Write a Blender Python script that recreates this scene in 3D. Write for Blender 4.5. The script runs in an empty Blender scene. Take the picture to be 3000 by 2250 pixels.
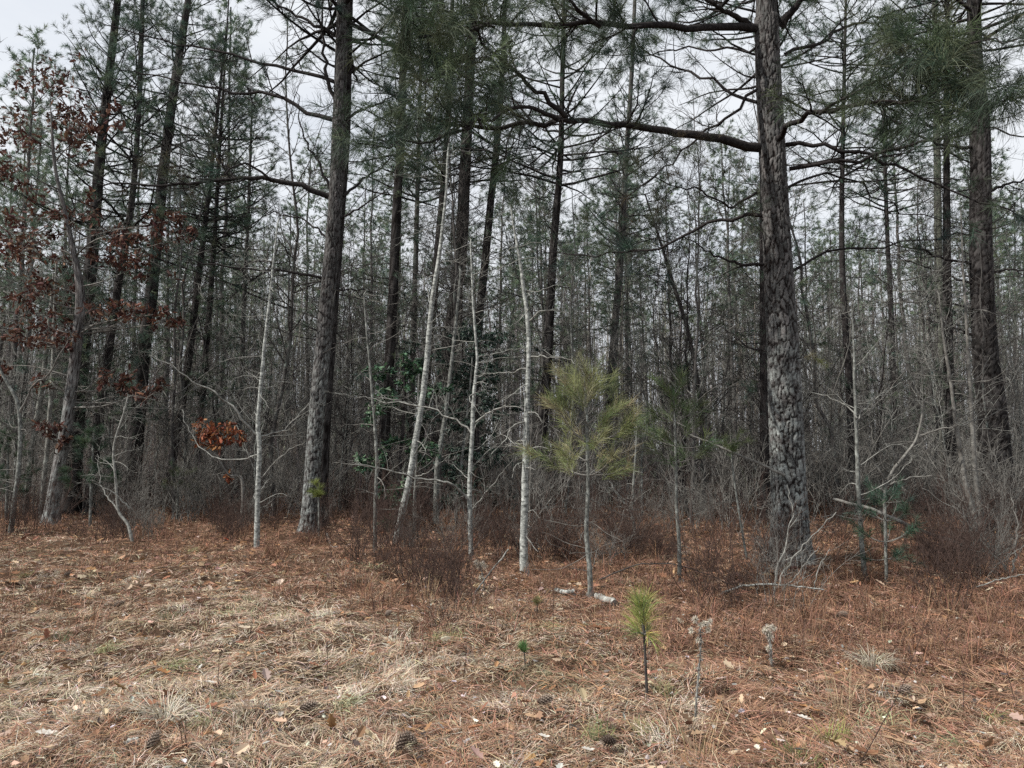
import bpy, math, random
import numpy as np
random.seed(7)
R = np.random.default_rng(11)
C = bpy.context.scene.collection
CAM_Z, PITCH, F = 1.6, math.radians(5.18), 2250.0      # photo is 3000x2250, lens 27 mm on 36 mm

# ---------------------------------------------------------------- small maths
_T = np.random.default_rng(3).random((256, 256))
def vn(x, y, seed=0):
    x = np.asarray(x, float) + seed * 17.31; y = np.asarray(y, float) + seed * 9.77
    xi = np.floor(x).astype(int); yi = np.floor(y).astype(int)
    fx = x - xi; fy = y - yi
    fx = fx * fx * (3 - 2 * fx); fy = fy * fy * (3 - 2 * fy)
    a = _T[xi & 255, yi & 255]; b = _T[(xi + 1) & 255, yi & 255]
    c = _T[xi & 255, (yi + 1) & 255]; d = _T[(xi + 1) & 255, (yi + 1) & 255]
    return (a * (1 - fx) + b * fx) * (1 - fy) + (c * (1 - fx) + d * fx) * fy
def fbm(x, y, seed=0, o=3):
    s = 0; a = 0.5
    for i in range(o):
        s = s + a * vn(x * 2 ** i, y * 2 ** i, seed + i); a *= .5
    return s / (1 - .5 ** o)
def sst(a, b, x):
    t = np.clip((np.asarray(x, float) - a) / (b - a), 0, 1); return t * t * (3 - 2 * t)
def H(x, y):
    x = np.asarray(x, float); y = np.asarray(y, float)
    near = 1 - sst(14, 30, y)
    h = .16 * (fbm(x * .22, y * .22, 1) - .5) + near * (.12 * (fbm(x * 1.9, y * 1.9, 5) - .5) + .075 * (vn(x * 4.5, y * 4.5, 9) - .5))
    h = h + .10 * (fbm(x * .9, y * .9, 14) - .5) * (1 - near)
    return h + sst(60, 125, y) * (2.0 + 7.0 * sst(-5, -38, x))
def nrm(v):
    return v / np.maximum(np.linalg.norm(v, axis=-1, keepdims=True), 1e-9)
cp, sp_ = math.cos(PITCH), math.sin(PITCH)
def at(px, py, Y):                                       # photo pixel + world depth -> world point
    a = (px - 1500) / F; b = (1125 - py) / F
    dy = cp - b * sp_; dz = sp_ + b * cp
    k = Y / dy
    return np.array([a * k, Y, CAM_Z + dz * k])
def G(px, py):                                           # photo pixel -> point on the ground
    Y = 10.0
    a = (px - 1500) / F; b = (1125 - py) / F
    dy = cp - b * sp_; dz = sp_ + b * cp
    h = 0.0
    for _ in range(12):
        k = (h - CAM_Z) / dz; h = float(H(a * k, dy * k))
    return np.array([a * k, dy * k, h])
def catmull(P, n):
    P = np.asarray(P, float)
    if len(P) < 3: 
        t = np.linspace(0, 1, n)[:, None]; return P[0] * (1 - t) + P[-1] * t
    Q = np.vstack([2 * P[0] - P[1], P, 2 * P[-1] - P[-2]])
    L = np.concatenate([[0], np.cumsum(np.linalg.norm(np.diff(P[:, :3], axis=0), axis=1))])
    s = np.linspace(0, L[-1], n); i = np.clip(np.searchsorted(L, s, 'right') - 1, 0, len(P) - 2)
    t = ((s - L[i]) / np.maximum(L[i + 1] - L[i], 1e-9))[:, None]
    p0, p1, p2, p3 = Q[i], Q[i + 1], Q[i + 2], Q[i + 3]
    return .5 * (2 * p1 + (p2 - p0) * t + (2 * p0 - 5 * p1 + 4 * p2 - p3) * t ** 2 + (3 * p1 - p0 - 3 * p2 + p3) * t ** 3)

# ---------------------------------------------------------------- mesh builder
class MB:
    def __init__(s): s.V = []; s.F = {3: [], 4: []}; s.C = []; s.n = 0
    def add(s, V, F, col=None):
        V = np.asarray(V, np.float32).reshape(-1, 3); F = np.asarray(F, np.int64)
        s.V.append(V); s.F[F.shape[1]].append(F + s.n); s.n += len(V)
        if col is not None: col = np.asarray(col, np.float32); s.C.append(np.broadcast_to(col, (len(V), col.shape[-1])))
    def mesh(s, name, mat, smooth=True):
        me = bpy.data.meshes.new(name)
        V = np.concatenate(s.V) if s.V else np.zeros((0, 3), np.float32)
        fs = [np.concatenate(f) for k, f in s.F.items() if f]
        idx = np.concatenate([f.ravel() for f in fs]).astype(np.int32)
        tot = np.concatenate([np.full(len(f), f.shape[1], np.int32) for f in fs])
        me.vertices.add(len(V)); me.vertices.foreach_set('co', V.ravel())
        me.loops.add(len(idx)); me.loops.foreach_set('vertex_index', idx)
        me.polygons.add(len(tot))
        me.polygons.foreach_set('loop_start', np.concatenate([[0], np.cumsum(tot)[:-1]]).astype(np.int32))
        try: me.polygons.foreach_set('loop_total', tot)
        except Exception: pass
        me.polygons.foreach_set('use_smooth', np.full(len(tot), smooth))
        if s.C:
            c = np.concatenate([q if q.shape[1] == 4 else np.column_stack([q, np.ones(len(q), np.float32)]) for q in s.C]); a = me.color_attributes.new('tint', 'FLOAT_COLOR', 'POINT')
            a.data.foreach_set('color', c.astype(np.float32).ravel())
        me.update(calc_edges=True); me.materials.append(mat)
        return me
    def build(s, name, mat, parent=None, smooth=True, loc=None):
        return link(name, s.mesh(name, mat, smooth), parent, loc)
def link(name, me, parent=None, loc=None):
    o = bpy.data.objects.new(name, me); C.objects.link(o)
    if parent is not None: o.parent = parent
    if loc is not None: o.location = loc
    return o
def tag(o, label=None, cat=None, group=None, kind=None):
    for k, v in (('label', label), ('category', cat), ('group', group), ('kind', kind)):
        if v: o[k] = v
    return o
def thing(name, label, cat, loc=(0, 0, 0), group=None):
    o = link(name, None, None, loc); return tag(o, label, cat, group)
def copy_tree(o, parent=None):
    c = o.copy(); C.objects.link(c); c.parent = parent
    for ch in list(o.children): copy_tree(ch, c)
    return c

def tubes(mb, P, Rad, k=5, col=None, rough=None):
    P = np.asarray(P, float); Rad = np.asarray(Rad, float)
    if P.ndim == 2: P = P[None]; Rad = Rad[None]
    m, n, _ = P.shape
    if m == 0: return
    T = nrm(np.gradient(P, axis=1))
    ref = np.where(np.abs(T.mean(1)[:, 2:3]) > .7, np.array([[1., 0, 0]]), np.array([[0, 0, 1.]]))[:, None]
    A = nrm(np.cross(T, np.broadcast_to(ref, T.shape))); B = np.cross(T, A)
    th = np.arange(k) * 2 * math.pi / k
    rr = Rad[:, :, None, None]
    if rough is not None: rr = rr * (1 + rough)
    V = P[:, :, None] + rr * (np.cos(th)[None, None, :, None] * A[:, :, None] + np.sin(th)[None, None, :, None] * B[:, :, None])
    i = np.arange(n - 1)[:, None] * k; j = np.arange(k)[None]; j2 = (j + 1) % k
    q = np.stack([i + j, i + j2, i + k + j2, i + k + j], -1).reshape(-1, 4)
    Fq = (q[None] + (np.arange(m) * n * k)[:, None, None]).reshape(-1, 4)
    c = None if col is None else (np.repeat(col, n * k, 0) if (np.ndim(col) == 2 and len(col) == m) else col)
    mb.add(V, Fq, c)
def walk(S, D, L, n, wander, up, r=R):
    m = len(S); P = np.zeros((m, n, 3)); P[:, 0] = S; d = nrm(np.array(D, float))
    st = (np.broadcast_to(L, (m,)) / (n - 1))[:, None]
    for i in range(1, n):
        d = nrm(d + r.normal(0, wander, (m, 3)) + np.array([0, 0, up])); P[:, i] = P[:, i - 1] + d * st
    return P
def pick(P, Rad, per, t0, t1, r=R):
    m, n, _ = P.shape
    pi = np.repeat(np.arange(m), per); t = r.uniform(t0, t1, len(pi))
    f = t * (n - 1); i = np.minimum(f.astype(int), n - 2); u = (f - i)[:, None]
    pos = P[pi, i] * (1 - u) + P[pi, i + 1] * u; tan = nrm(P[pi, i + 1] - P[pi, i])
    rad = Rad[pi, i] * (1 - u[:, 0]) + Rad[pi, i + 1] * u[:, 0]
    return pi, t, pos, tan, rad
def side(T, ang, r=R, flat=0.0):
    v = r.normal(size=T.shape); v[:, 2] *= (1 - flat)
    p = nrm(v - (v * T).sum(1, keepdims=True) * T)
    a = np.broadcast_to(ang, (len(T),))[:, None]
    return np.cos(a) * T + np.sin(a) * p
def taper(r0, n, end=.25, p=1.0):
    r0 = np.atleast_1d(r0); return r0[:, None] * (1 - (1 - end) * np.linspace(0, 1, n)[None] ** p)
def strips(mb, p, d, L, w, droop=0.0, col=None, seg=1, r=R):
    m = len(p); d = nrm(d); s = nrm(np.cross(d, r.normal(size=(m, 3)))) * (np.broadcast_to(w, (m,)) / 2)[:, None]
    L = np.broadcast_to(L, (m,))[:, None]; z = np.array([0, 0, 1.])
    if seg == 1:
        V = np.stack([p - s, p + s, p + d * L - z * droop * L], 1)
        F = np.arange(m)[:, None] * 3 + np.array([[0, 1, 2]]); nv = 3
        mb.add(V, F, None if col is None else np.repeat(col, 3, 0))
    else:
        q = p + d * L * .55 - z * droop * L * .25; e = p + d * L - z * droop * L
        V = np.stack([p - s, p + s, q - s * .9, q + s * .9, e - s * .3, e + s * .3], 1)
        b = np.arange(m)[:, None] * 6
        mb.add(V, np.concatenate([b + np.array([[0, 1, 3, 2]]), b + np.array([[2, 3, 5, 4]])]), None if col is None else np.repeat(col, 6, 0))
def tint(m, cols, jit=.15, r=R, p=None):
    cols = np.asarray(cols, float); c = cols[r.choice(len(cols), m, p=p)]
    return c * (1 + r.normal(0, jit, (m, 1))).clip(.35, 1.8) * (1 + r.normal(0, jit * .3, (m, 3)))

# ---------------------------------------------------------------- materials
def mat(name, rough=.9, spec=.15):
    m = bpy.data.materials.new(name); m.use_nodes = True
    b = m.node_tree.nodes['Principled BSDF']; b.inputs['Roughness'].default_value = rough
    b.inputs['Specular IOR Level'].default_value = spec
    return m, m.node_tree, b
def N(nt, t, **kw):
    n = nt.nodes.new(t)
    for k, v in kw.items(): setattr(n, k, v)
    return n
def tint_mat(name, rough=.85, spec=.1, trans=0.0):
    m, nt, b = mat(name, rough, spec)
    a = N(nt, 'ShaderNodeAttribute', attribute_name='tint')
    nt.links.new(a.outputs['Color'], b.inputs['Base Color'])
    if trans:
        t = N(nt, 'ShaderNodeBsdfTranslucent'); mx = N(nt, 'ShaderNodeMixShader'); mx.inputs[0].default_value = trans
        nt.links.new(a.outputs['Color'], t.inputs['Color']); nt.links.new(b.outputs[0], mx.inputs[1]); nt.links.new(t.outputs[0], mx.inputs[2])
        nt.links.new(mx.outputs[0], nt.nodes['Material Output'].inputs['Surface'])
    return m
def bark(name, cols, pos, sc=(9, 9, 2.2), nscale=1.0, bump=.6, patch=None, patch_scale=1.2, patch_lo=.5, patch_hi=.62, bd=.02):
    m, nt, b = mat(name, .95, .08); l = nt.links.new
    tc = N(nt, 'ShaderNodeTexCoord'); mp = N(nt, 'ShaderNodeMapping'); mp.inputs['Scale'].default_value = sc
    l(tc.outputs['Object'], mp.inputs[0])
    n1 = N(nt, 'ShaderNodeTexNoise'); n1.inputs['Scale'].default_value = nscale; n1.inputs['Detail'].default_value = 7; n1.inputs['Roughness'].default_value = .68
    l(mp.outputs[0], n1.inputs['Vector'])
    rp = N(nt, 'ShaderNodeValToRGB'); e = rp.color_ramp.elements
    while len(e) < len(cols): e.new(.5)
    for i, (c, p) in enumerate(zip(cols, pos)): e[i].position = p; e[i].color = (*c, 1)
    l(n1.outputs['Fac'], rp.inputs[0]); out = rp.outputs[0]
    if patch is not None:
        n2 = N(nt, 'ShaderNodeTexNoise'); n2.inputs['Scale'].default_value = patch_scale; n2.inputs['Detail'].default_value = 6; n2.inputs['Roughness'].default_value = .7
        l(tc.outputs['Object'], n2.inputs['Vector'])
        r2 = N(nt, 'ShaderNodeMapRange'); r2.inputs[1].default_value = patch_lo; r2.inputs[2].default_value = patch_hi
        l(n2.outputs['Fac'], r2.inputs[0])
        mx = N(nt, 'ShaderNodeMix', data_type='RGBA'); l(r2.outputs[0], mx.inputs[0]); l(out, mx.inputs[6]); mx.inputs[7].default_value = (*patch, 1)
        out = mx.outputs[2]
    l(out, b.inputs['Base Color'])
    bp = N(nt, 'ShaderNodeBump'); bp.inputs['Strength'].default_value = bump; bp.inputs['Distance'].default_value = bd
    l(n1.outputs['Fac'], bp.inputs['Height']); l(bp.outputs[0], b.inputs['Normal'])
    return m
def bark_plate(name, cols, pos, patch=(.2, .2, .2), patch_lo=.5, patch_hi=.65):
    m, nt, b = mat(name, .95, .06); l = nt.links.new
    a = N(nt, 'ShaderNodeAttribute', attribute_name='tint'); tc = N(nt, 'ShaderNodeTexCoord')
    n2 = N(nt, 'ShaderNodeTexNoise'); n2.inputs['Scale'].default_value = 7; n2.inputs['Detail'].default_value = 9; n2.inputs['Roughness'].default_value = .78; l(tc.outputs['Object'], n2.inputs['Vector'])
    r2 = N(nt, 'ShaderNodeMapRange'); r2.inputs[1].default_value = patch_lo; r2.inputs[2].default_value = patch_hi; l(n2.outputs['Fac'], r2.inputs[0])
    mu = N(nt, 'ShaderNodeMath', operation='MULTIPLY'); l(r2.outputs[0], mu.inputs[0]); l(a.outputs['Alpha'], mu.inputs[1])
    mx = N(nt, 'ShaderNodeMix', data_type='RGBA'); l(mu.outputs[0], mx.inputs[0]); l(a.outputs['Color'], mx.inputs[6]); mx.inputs[7].default_value = (*patch, 1)
    l(mx.outputs[2], b.inputs['Base Color'])
    mp = N(nt, 'ShaderNodeMapping'); mp.inputs['Scale'].default_value = (22, 22, 40); l(tc.outputs['Object'], mp.inputs[0])
    n3 = N(nt, 'ShaderNodeTexNoise'); n3.inputs['Scale'].default_value = 1.5; n3.inputs['Detail'].default_value = 5; l(mp.outputs[0], n3.inputs['Vector'])
    bp = N(nt, 'ShaderNodeBump'); bp.inputs['Strength'].default_value = .7; bp.inputs['Distance'].default_value = .012; l(n3.outputs['Fac'], bp.inputs['Height']); l(bp.outputs[0], b.inputs['Normal'])
    return m
M = {}
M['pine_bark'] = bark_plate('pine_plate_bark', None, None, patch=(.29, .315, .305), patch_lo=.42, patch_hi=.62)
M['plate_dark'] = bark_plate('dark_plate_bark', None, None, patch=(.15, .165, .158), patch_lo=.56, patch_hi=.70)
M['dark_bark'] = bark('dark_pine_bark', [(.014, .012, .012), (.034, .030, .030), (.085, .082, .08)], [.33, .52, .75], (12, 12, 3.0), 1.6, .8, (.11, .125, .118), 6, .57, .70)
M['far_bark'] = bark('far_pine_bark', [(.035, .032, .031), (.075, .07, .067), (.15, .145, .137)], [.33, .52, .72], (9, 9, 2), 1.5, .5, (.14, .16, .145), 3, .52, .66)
M['lit_bark'] = bark('lit_pine_bark', [(.05, .05, .043), (.095, .10, .08), (.16, .17, .135)], [.33, .5, .7], (9, 9, 2), 1.5, .5)  # paler version of the pine bark: light on the trunk put into the colour
M['white_bark'] = bark('white_lichen_bark', [(.06, .063, .06), (.19, .20, .19), (.36, .375, .355)], [.36, .47, .62], (9, 9, 20), 1.6, .35, (.46, .48, .455), 15, .52, .62, .006)
M['grey_bark'] = bark('grey_sapling_bark', [(.05, .05, .047), (.13, .135, .125), (.27, .285, .265)], [.34, .5, .66], (16, 16, 9), 1.5, .35, (.32, .34, .32), 9, .55, .66, .006)
M['oak_bark'] = bark('oak_bark', [(.06, .056, .05), (.16, .16, .145), (.30, .30, .275)], [.33, .5, .68], (14, 14, 4), 1.6, .7, (.33, .35, .32), 6, .53, .65)
M['twig'] = bark('twig_bark', [(.03, .027, .026), (.055, .05, .048), (.10, .097, .09)], [.33, .5, .7], (4, 4, 4), 2, .1)
M['limb'] = bark('limb_bark', [(.014, .012, .012), (.028, .025, .025), (.058, .053, .051)], [.33, .5, .72], (14, 14, 14), 1.5, .5)
M['pale_twig'] = bark('pale_twig_bark', [(.10, .10, .092), (.21, .21, .195), (.36, .37, .34)], [.33, .5, .68], (8, 8, 8), 2, .2)
M['mid_twig'] = bark('mid_twig_bark', [(.085, .08, .073), (.15, .145, .134), (.25, .248, .228)], [.33, .5, .7], (5, 5, 5), 2, .1)
M['brush'] = bark('brush_bark', [(.036, .025, .022), (.065, .045, .039), (.11, .08, .068)], [.33, .5, .7], (4, 4, 4), 2, .1)
M['needle'] = tint_mat('pine_needle', .6, .25, .25)
M['leaf'] = tint_mat('leaf_tint', .7, .2, .25)
M['gloss_leaf'] = tint_mat('evergreen_leaf', .5, .3, .15)
M['litter'] = tint_mat('dry_litter', .85, .12, .15)
M['cone'] = tint_mat('cone_scale', .8, .15)
M['dead_wood'] = bark('dead_wood', [(.07, .062, .056), (.17, .163, .15), (.31, .305, .285)], [.34, .5, .66], (10, 10, 10), 1.4, .6, (.36, .37, .345), 12, .5, .62, .01)

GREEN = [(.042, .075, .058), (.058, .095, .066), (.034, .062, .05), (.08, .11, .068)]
FARGREEN = [(.12, .175, .125), (.15, .20, .135), (.10, .15, .11), (.18, .22, .14)]  # far needles paler: their lit, hazy look is put into the colour
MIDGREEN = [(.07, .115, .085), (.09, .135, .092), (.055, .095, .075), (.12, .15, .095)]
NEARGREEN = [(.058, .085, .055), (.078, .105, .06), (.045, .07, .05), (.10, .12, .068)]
YOUNG = [(.20, .235, .10), (.27, .285, .135), (.15, .19, .085), (.30, .275, .165), (.24, .26, .11)]
BROWNGREEN = [(.06, .068, .04), (.075, .062, .038), (.045, .06, .042)]
OAK = [(.075, .034, .026), (.10, .047, .034), (.05, .025, .021), (.14, .075, .052)]

# ---------------------------------------------------------------- plant machinery
def needle_tufts(mb, tips, dirs, K, L, w, cols, spread=(.25, 1.25), back=.16, seg=1, droop=.12, r=R):
    m = len(tips)
    if m == 0: return
    pi = np.repeat(np.arange(m), K); n = len(pi)
    p = tips[pi] - dirs[pi] * (r.uniform(0, 1, (n, 1)) ** 1.3) * back
    d = side(dirs[pi], r.uniform(*spread, n), r)
    tc = tint(m, cols, .16, r)[pi] * (1 + r.normal(0, .12, (n, 1))).clip(.5, 1.6)
    strips(mb, p, d, L * r.uniform(.7, 1.1, n), w, droop, tc, seg, r)
def grow(mbw, mbn, P, Rad, sub=3.0, sublen=(.35, .9), twig=4, twlen=(.15, .4), fol=0.0, needle=dict(K=24, L=.2, w=.006, cols=GREEN), t0=.15, up=.06, ksub=4, wander=.14, r=R, ang=(.6, 1.2), minr=.0022, third=0):
    """side branches and twigs on limbs P (m,n,3); needles on a share fol of the tips"""
    m = len(P); Lm = np.linalg.norm(np.diff(P, axis=1), axis=2).sum(1).mean()
    per = max(1, int(round(sub * Lm)))
    pi, t, pos, tan, rad = pick(P, Rad, per, t0, 1.0, r)
    L2 = r.uniform(*sublen, len(pi)) * (1.15 - .6 * t)
    D = side(tan, r.uniform(*ang, len(pi)), r, .45)
    P2 = walk(pos, D, L2, 6, wander, up, r); R2 = taper(np.clip(rad * .5, minr * 1.3, .02), 6, .3)
    R2 = np.maximum(R2, minr)
    tubes(mbw, P2, R2, ksub)
    tips = [P2[:, -1], P[:, -1]]; ds = [nrm(P2[:, -1] - P2[:, -2]), nrm(P[:, -1] - P[:, -2])]
    if twig:
        qi, t3, p3, tan3, rad3 = pick(P2, R2, twig, .2, 1, r)
        P3 = walk(p3, side(tan3, r.uniform(.4, 1.1, len(qi)), r, .2), r.uniform(*twlen, len(qi)), 4, wander, up * 1.4, r)
        R3 = np.maximum(taper(np.clip(rad3 * .6, minr, .008), 4, .5), minr * .7); tubes(mbw, P3, R3, 3)
        tips.append(P3[:, -1]); ds.append(nrm(P3[:, -1] - P3[:, -2]))
        if third:
            qi, t4, p4, tan4, rad4 = pick(P3, R3, third, .2, 1, r)
            P4 = walk(p4, side(tan4, r.uniform(.4, 1.1, len(qi)), r), r.uniform(twlen[0] * .5, twlen[1] * .6, len(qi)), 3, wander, up, r)
            tubes(mbw, P4, np.maximum(taper(np.full(len(qi), minr * .8), 3, .5), minr * .5), 3)
    if fol > 0 and mbn is not None:
        tips = np.concatenate(tips); ds = np.concatenate(ds)
        k = r.random(len(tips)) < fol
        needle_tufts(mbn, tips[k], ds[k], **needle, r=r)

# ================================================================ SETTING
def grid_coords(lo, hi, dlo, dhi, d0, g):
    a = [dlo]
    while a[-1] < dhi: a.append(a[-1] + d0)
    d = d0
    while a[-1] < hi: d *= g; a.append(a[-1] + d)
    b = [dlo]; d = d0
    while b[-1] > lo: d *= g; b.append(b[-1] - d)
    return np.array(b[1:][::-1] + a)
xs = grid_coords(-420, 420, -8, 8, .08, 1.1); ys = grid_coords(-80, 650, 2.5, 15, .07, 1.07)
XX, YY = np.meshgrid(xs, ys); ZZ = H(XX, YY)
g = MB(); nx, ny = len(xs), len(ys)
i = (np.arange(ny - 1)[:, None] * nx + np.arange(nx - 1)[None]).reshape(-1, 1)
def soil_mat():
    m, nt, b = mat('forest_soil', 1, .02); l = nt.links.new
    tc = N(nt, 'ShaderNodeTexCoord'); n1 = N(nt, 'ShaderNodeTexNoise'); n1.inputs['Scale'].default_value = 9; n1.inputs['Detail'].default_value = 9; n1.inputs['Roughness'].default_value = .75
    l(tc.outputs['Object'], n1.inputs['Vector'])
    rp = N(nt, 'ShaderNodeValToRGB'); e = rp.color_ramp.elements
    e[0].position = .35; e[0].color = (.035, .024, .018, 1); e[1].position = .68; e[1].color = (.12, .075, .05, 1)
    l(n1.outputs['Fac'], rp.inputs[0]); l(rp.outputs[0], b.inputs['Base Color'])
    bp = N(nt, 'ShaderNodeBump'); bp.inputs['Strength'].default_value = .9; bp.inputs['Distance'].default_value = .04
    l(n1.outputs['Fac'], bp.inputs['Height']); l(bp.outputs[0], b.inputs['Normal'])
    return m
g.add(np.stack([XX, YY, ZZ], -1), i + np.array([[0, 1, nx + 1, nx]]))
tag(g.build('ground', soil_mat()), kind='structure')

# --- ground cover: dry grass, pine straw, leaf litter
def grassy(x, y):                      # 1 = pale dry grass, 0 = orange pine straw under the trees
    edge = 8.6 - .62 * x - .004 * x * x
    g_ = sst(2.6, -3.0, y - edge + 4.2 * (fbm(x * .5, y * .5, 31) - .5) + 3.0 * (vn(x * 1.8, y * 1.8, 33) - .5))
    return np.clip(g_ * (1 - .5 * sst(-1.2, 2.4, x)) - .35 * sst(.52, .75, fbm(x * 1.1, y * 1.1, 37)), .04, 1)
def scatter(n, y0, y1, pw, r=R, wide=.74, pad=.7):
    u = r.random(n); e = 1 - pw
    y = (y0 ** e + u * (y1 ** e - y0 ** e)) ** (1 / e) if abs(e) > 1e-6 else y0 * (y1 / y0) ** u
    return r.uniform(-1, 1, n) * (wide * y + pad), y
def blades(mb, x, y, L, w, pitch, curl, col, yaw, r=R, lift=.0):
    n = len(x); z = H(x, y) + lift
    d = np.stack([np.cos(yaw), np.sin(yaw), np.zeros(n)], 1); s = np.stack([-np.sin(yaw), np.cos(yaw), r.normal(0, .5, n)], 1); s = nrm(s) * (w / 2)[:, None]
    p = np.stack([x, y, z], 1); pts = [p]; a = pitch
    for k in range(3):
        pts.append(pts[-1] + (L / 3)[:, None] * (d * np.cos(a)[:, None] + np.array([0, 0, 1.]) * np.sin(a)[:, None]))
        a = a - curl; 
        if k == 1: d = d + s * (r.normal(0, 60, n) * .3)[:, None]; d = nrm(d)
    for q in pts[1:]: q[:, 2] = np.maximum(q[:, 2], H(q[:, 0], q[:, 1]) + .004)
    V = np.stack([pts[0] - s, pts[0] + s, pts[1] - s, pts[1] + s, pts[2] - s * .75, pts[2] + s * .75, pts[3]], 1)
    b = np.arange(n)[:, None] * 7; c = np.repeat(col, 7, 0)
    k0 = mb.n
    mb.V.append(V.reshape(-1, 3).astype(np.float32)); mb.n += n * 7; mb.C.append(c.astype(np.float32))
    mb.F[4].append(np.concatenate([b + np.array([[0, 1, 3, 2]]), b + np.array([[2, 3, 5, 4]])]) + k0); mb.F[3].append(b + np.array([[4, 5, 6]]) + k0)
GR = np.array([(.45, .35, .255), (.53, .44, .335), (.35, .27, .19), (.41, .36, .30), (.60, .53, .435), (.25, .22, .14)])
x, y = scatter(330000, 3.2, 24, 1.35)
k = R.random(len(x)) < grassy(x, y) * .96 + .05; x, y = x[k], y[k]
k = R.random(len(x)) < .05 + 1.25 * fbm(x * 2.6, y * 2.6, 44); x, y = x[k], y[k]
n = len(x); yaw = 6.3 * fbm(x * .8, y * .8, 51, 2) * 1.6 + 5 * vn(x * 4, y * 4, 53) + R.normal(0, .75, n)
gt = MB(); sc = np.sqrt(y / 5)
gc = tint(n, GR, .2, p=[.3, .24, .17, .15, .07, .07])
grn = sst(.64, .76, fbm(x * 1.3, y * 1.3, 57))[:, None] * .55; gc = gc * (1 - grn) + np.array([.15, .155, .075]) * grn
blades(gt, x, y, R.uniform(.05, .16, n), R.uniform(.0026, .0050, n) * sc, R.uniform(-.05, .6, n), R.uniform(.1, .6, n), gc, yaw)
# taller tussocks
tx, ty = scatter(250, 3.4, 15, 1.3); kk = R.random(len(tx)) < grassy(tx, ty) + .25; tx, ty = tx[kk], ty[kk]
for a, b in zip(tx, ty):
    m = int(R.integers(60, 150)); rr = R.uniform(.03, .11)
    x = a + R.normal(0, rr, m); y = b + R.normal(0, rr, m); yw = R.uniform(0, 6.3) + R.normal(0, .9, m)
    cc = tint(m, GR[[int(R.integers(0, 6))]] , .2)
    if R.random() < .18: cc = cc * np.array([.62, .76, .55])
    blades(gt, x, y, R.uniform(.07, .2, m), R.uniform(.0025, .0045, m) * math.sqrt(b / 5), R.uniform(.2, 1.2, m), R.uniform(.3, .95, m), cc, yw)
tag(gt.build('dry_grass', M['litter'], smooth=False), 'pale matted dead grass covering the clearing before the trees', 'grass', kind='stuff')

STRAW = np.array([(.31, .175, .115), (.40, .245, .165), (.22, .125, .085), (.45, .31, .225), (.15, .095, .072)])
x, y = scatter(330000, 3.3, 34, 1.2)
k = R.random(len(x)) < 1.0 - .88 * grassy(x, y); x, y = x[k], y[k]
n = len(x); ps = MB(); sc = np.sqrt(y / 5)
yaw = 5 * vn(x * 3, y * 3, 63) + R.normal(0, 1.1, n)
pc = tint(n, STRAW, .22, p=[.32, .26, .2, .1, .12])
blades(ps, x, y, R.uniform(.08, .2, n), R.uniform(.0024, .0042, n) * sc, R.uniform(0, .5, n), R.uniform(0, .4, n), pc, yaw, lift=R.uniform(0, .03, n))
# reddish standing straw tufts under the trees
tx, ty = scatter(2400, 6, 32, .9); kk = R.random(len(tx)) > grassy(tx, ty) * .9; tx, ty = tx[kk], ty[kk]
for a, b in zip(tx, ty):
    m = int(R.integers(14, 34)); rr = R.uniform(.04, .16)
    x = a + R.normal(0, rr, m); y = b + R.normal(0, rr, m)
    blades(ps, x, y, R.uniform(.12, .42, m), R.uniform(.003, .005, m) * math.sqrt(b / 6), R.uniform(.7, 1.5, m), R.uniform(.1, .6, m), tint(m, STRAW[[0, 2, 4]] * .8, .2), R.uniform(0, 6.3, m))
tag(ps.build('pine_straw', M['litter'], smooth=False), 'fallen orange brown pine needles matted over the forest floor', 'pine straw', kind='stuff')

def leaf_cards(mb, p, fw, upv, L, W, bend, col, lobes=True):
    """little bent leaves: 8-point outlines round a midrib"""
    m = len(p); fw = nrm(fw); sd = nrm(np.cross(fw, upv)); nn = np.cross(sd, fw)
    prof = [(0, .0), (.18, .42), (.34, .26), (.52, .5), (.68, .28), (.84, .3), (1, 0)] if lobes else [(0, 0), (.2, .32), (.4, .46), (.6, .44), (.8, .26), (.92, .1), (1, 0)]
    L = np.broadcast_to(L, (m,))[:, None]; W = np.broadcast_to(W, (m,))[:, None]; bend = np.broadcast_to(bend, (m,))[:, None]
    mid = []; lf = []; rt = []
    for t, w in prof:
        c = p + fw * (t * L) + nn * (bend * L * (t * t))
        e = nn * (abs(w) * W * .55 * np.sign(bend + 1e-6))
        mid.append(c); lf.append(c - sd * w * W + e); rt.append(c + sd * w * W + e)
    V = np.stack(mid + lf[1:-1] + rt[1:-1], 1); nm = 7
    li = lambda i: nm + i - 1; ri = lambda i: nm + 5 + i - 1
    Q = []; T3 = [[0, 1, li(1)], [0, ri(1), 1], [5, 6, li(5)], [5, ri(5), 6]]
    for i in range(1, 5): Q += [[i, i + 1, li(i + 1), li(i)], [i, ri(i), ri(i + 1), i + 1]]
    b = np.arange(m)[:, None, None] * 17; k0 = mb.n
    mb.V.append(V.reshape(-1, 3).astype(np.float32)); mb.n += 17 * m; mb.C.append(np.repeat(col, 17, 0).astype(np.float32))
    mb.F[4].append((np.array(Q)[None] + b).reshape(-1, 4) + k0); mb.F[3].append((np.array(T3)[None] + b).reshape(-1, 3) + k0)
def fallen(mb, n, y0, y1, pw, size, cols, lift=.03):
    x, y = scatter(n, y0, y1, pw); z = H(x, y) + R.uniform(.005, .04, n) + lift
    f = np.stack([R.normal(size=n), R.normal(size=n), R.normal(0, .22, n)], 1); u = np.stack([R.normal(0, .35, n), R.normal(0, .35, n), np.ones(n)], 1)
    L = R.uniform(*size, n); leaf_cards(mb, np.stack([x, y, z], 1), f, u, L, L * R.uniform(.45, .8, n), R.uniform(-.25, .35, n), tint(n, cols, .2))
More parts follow.
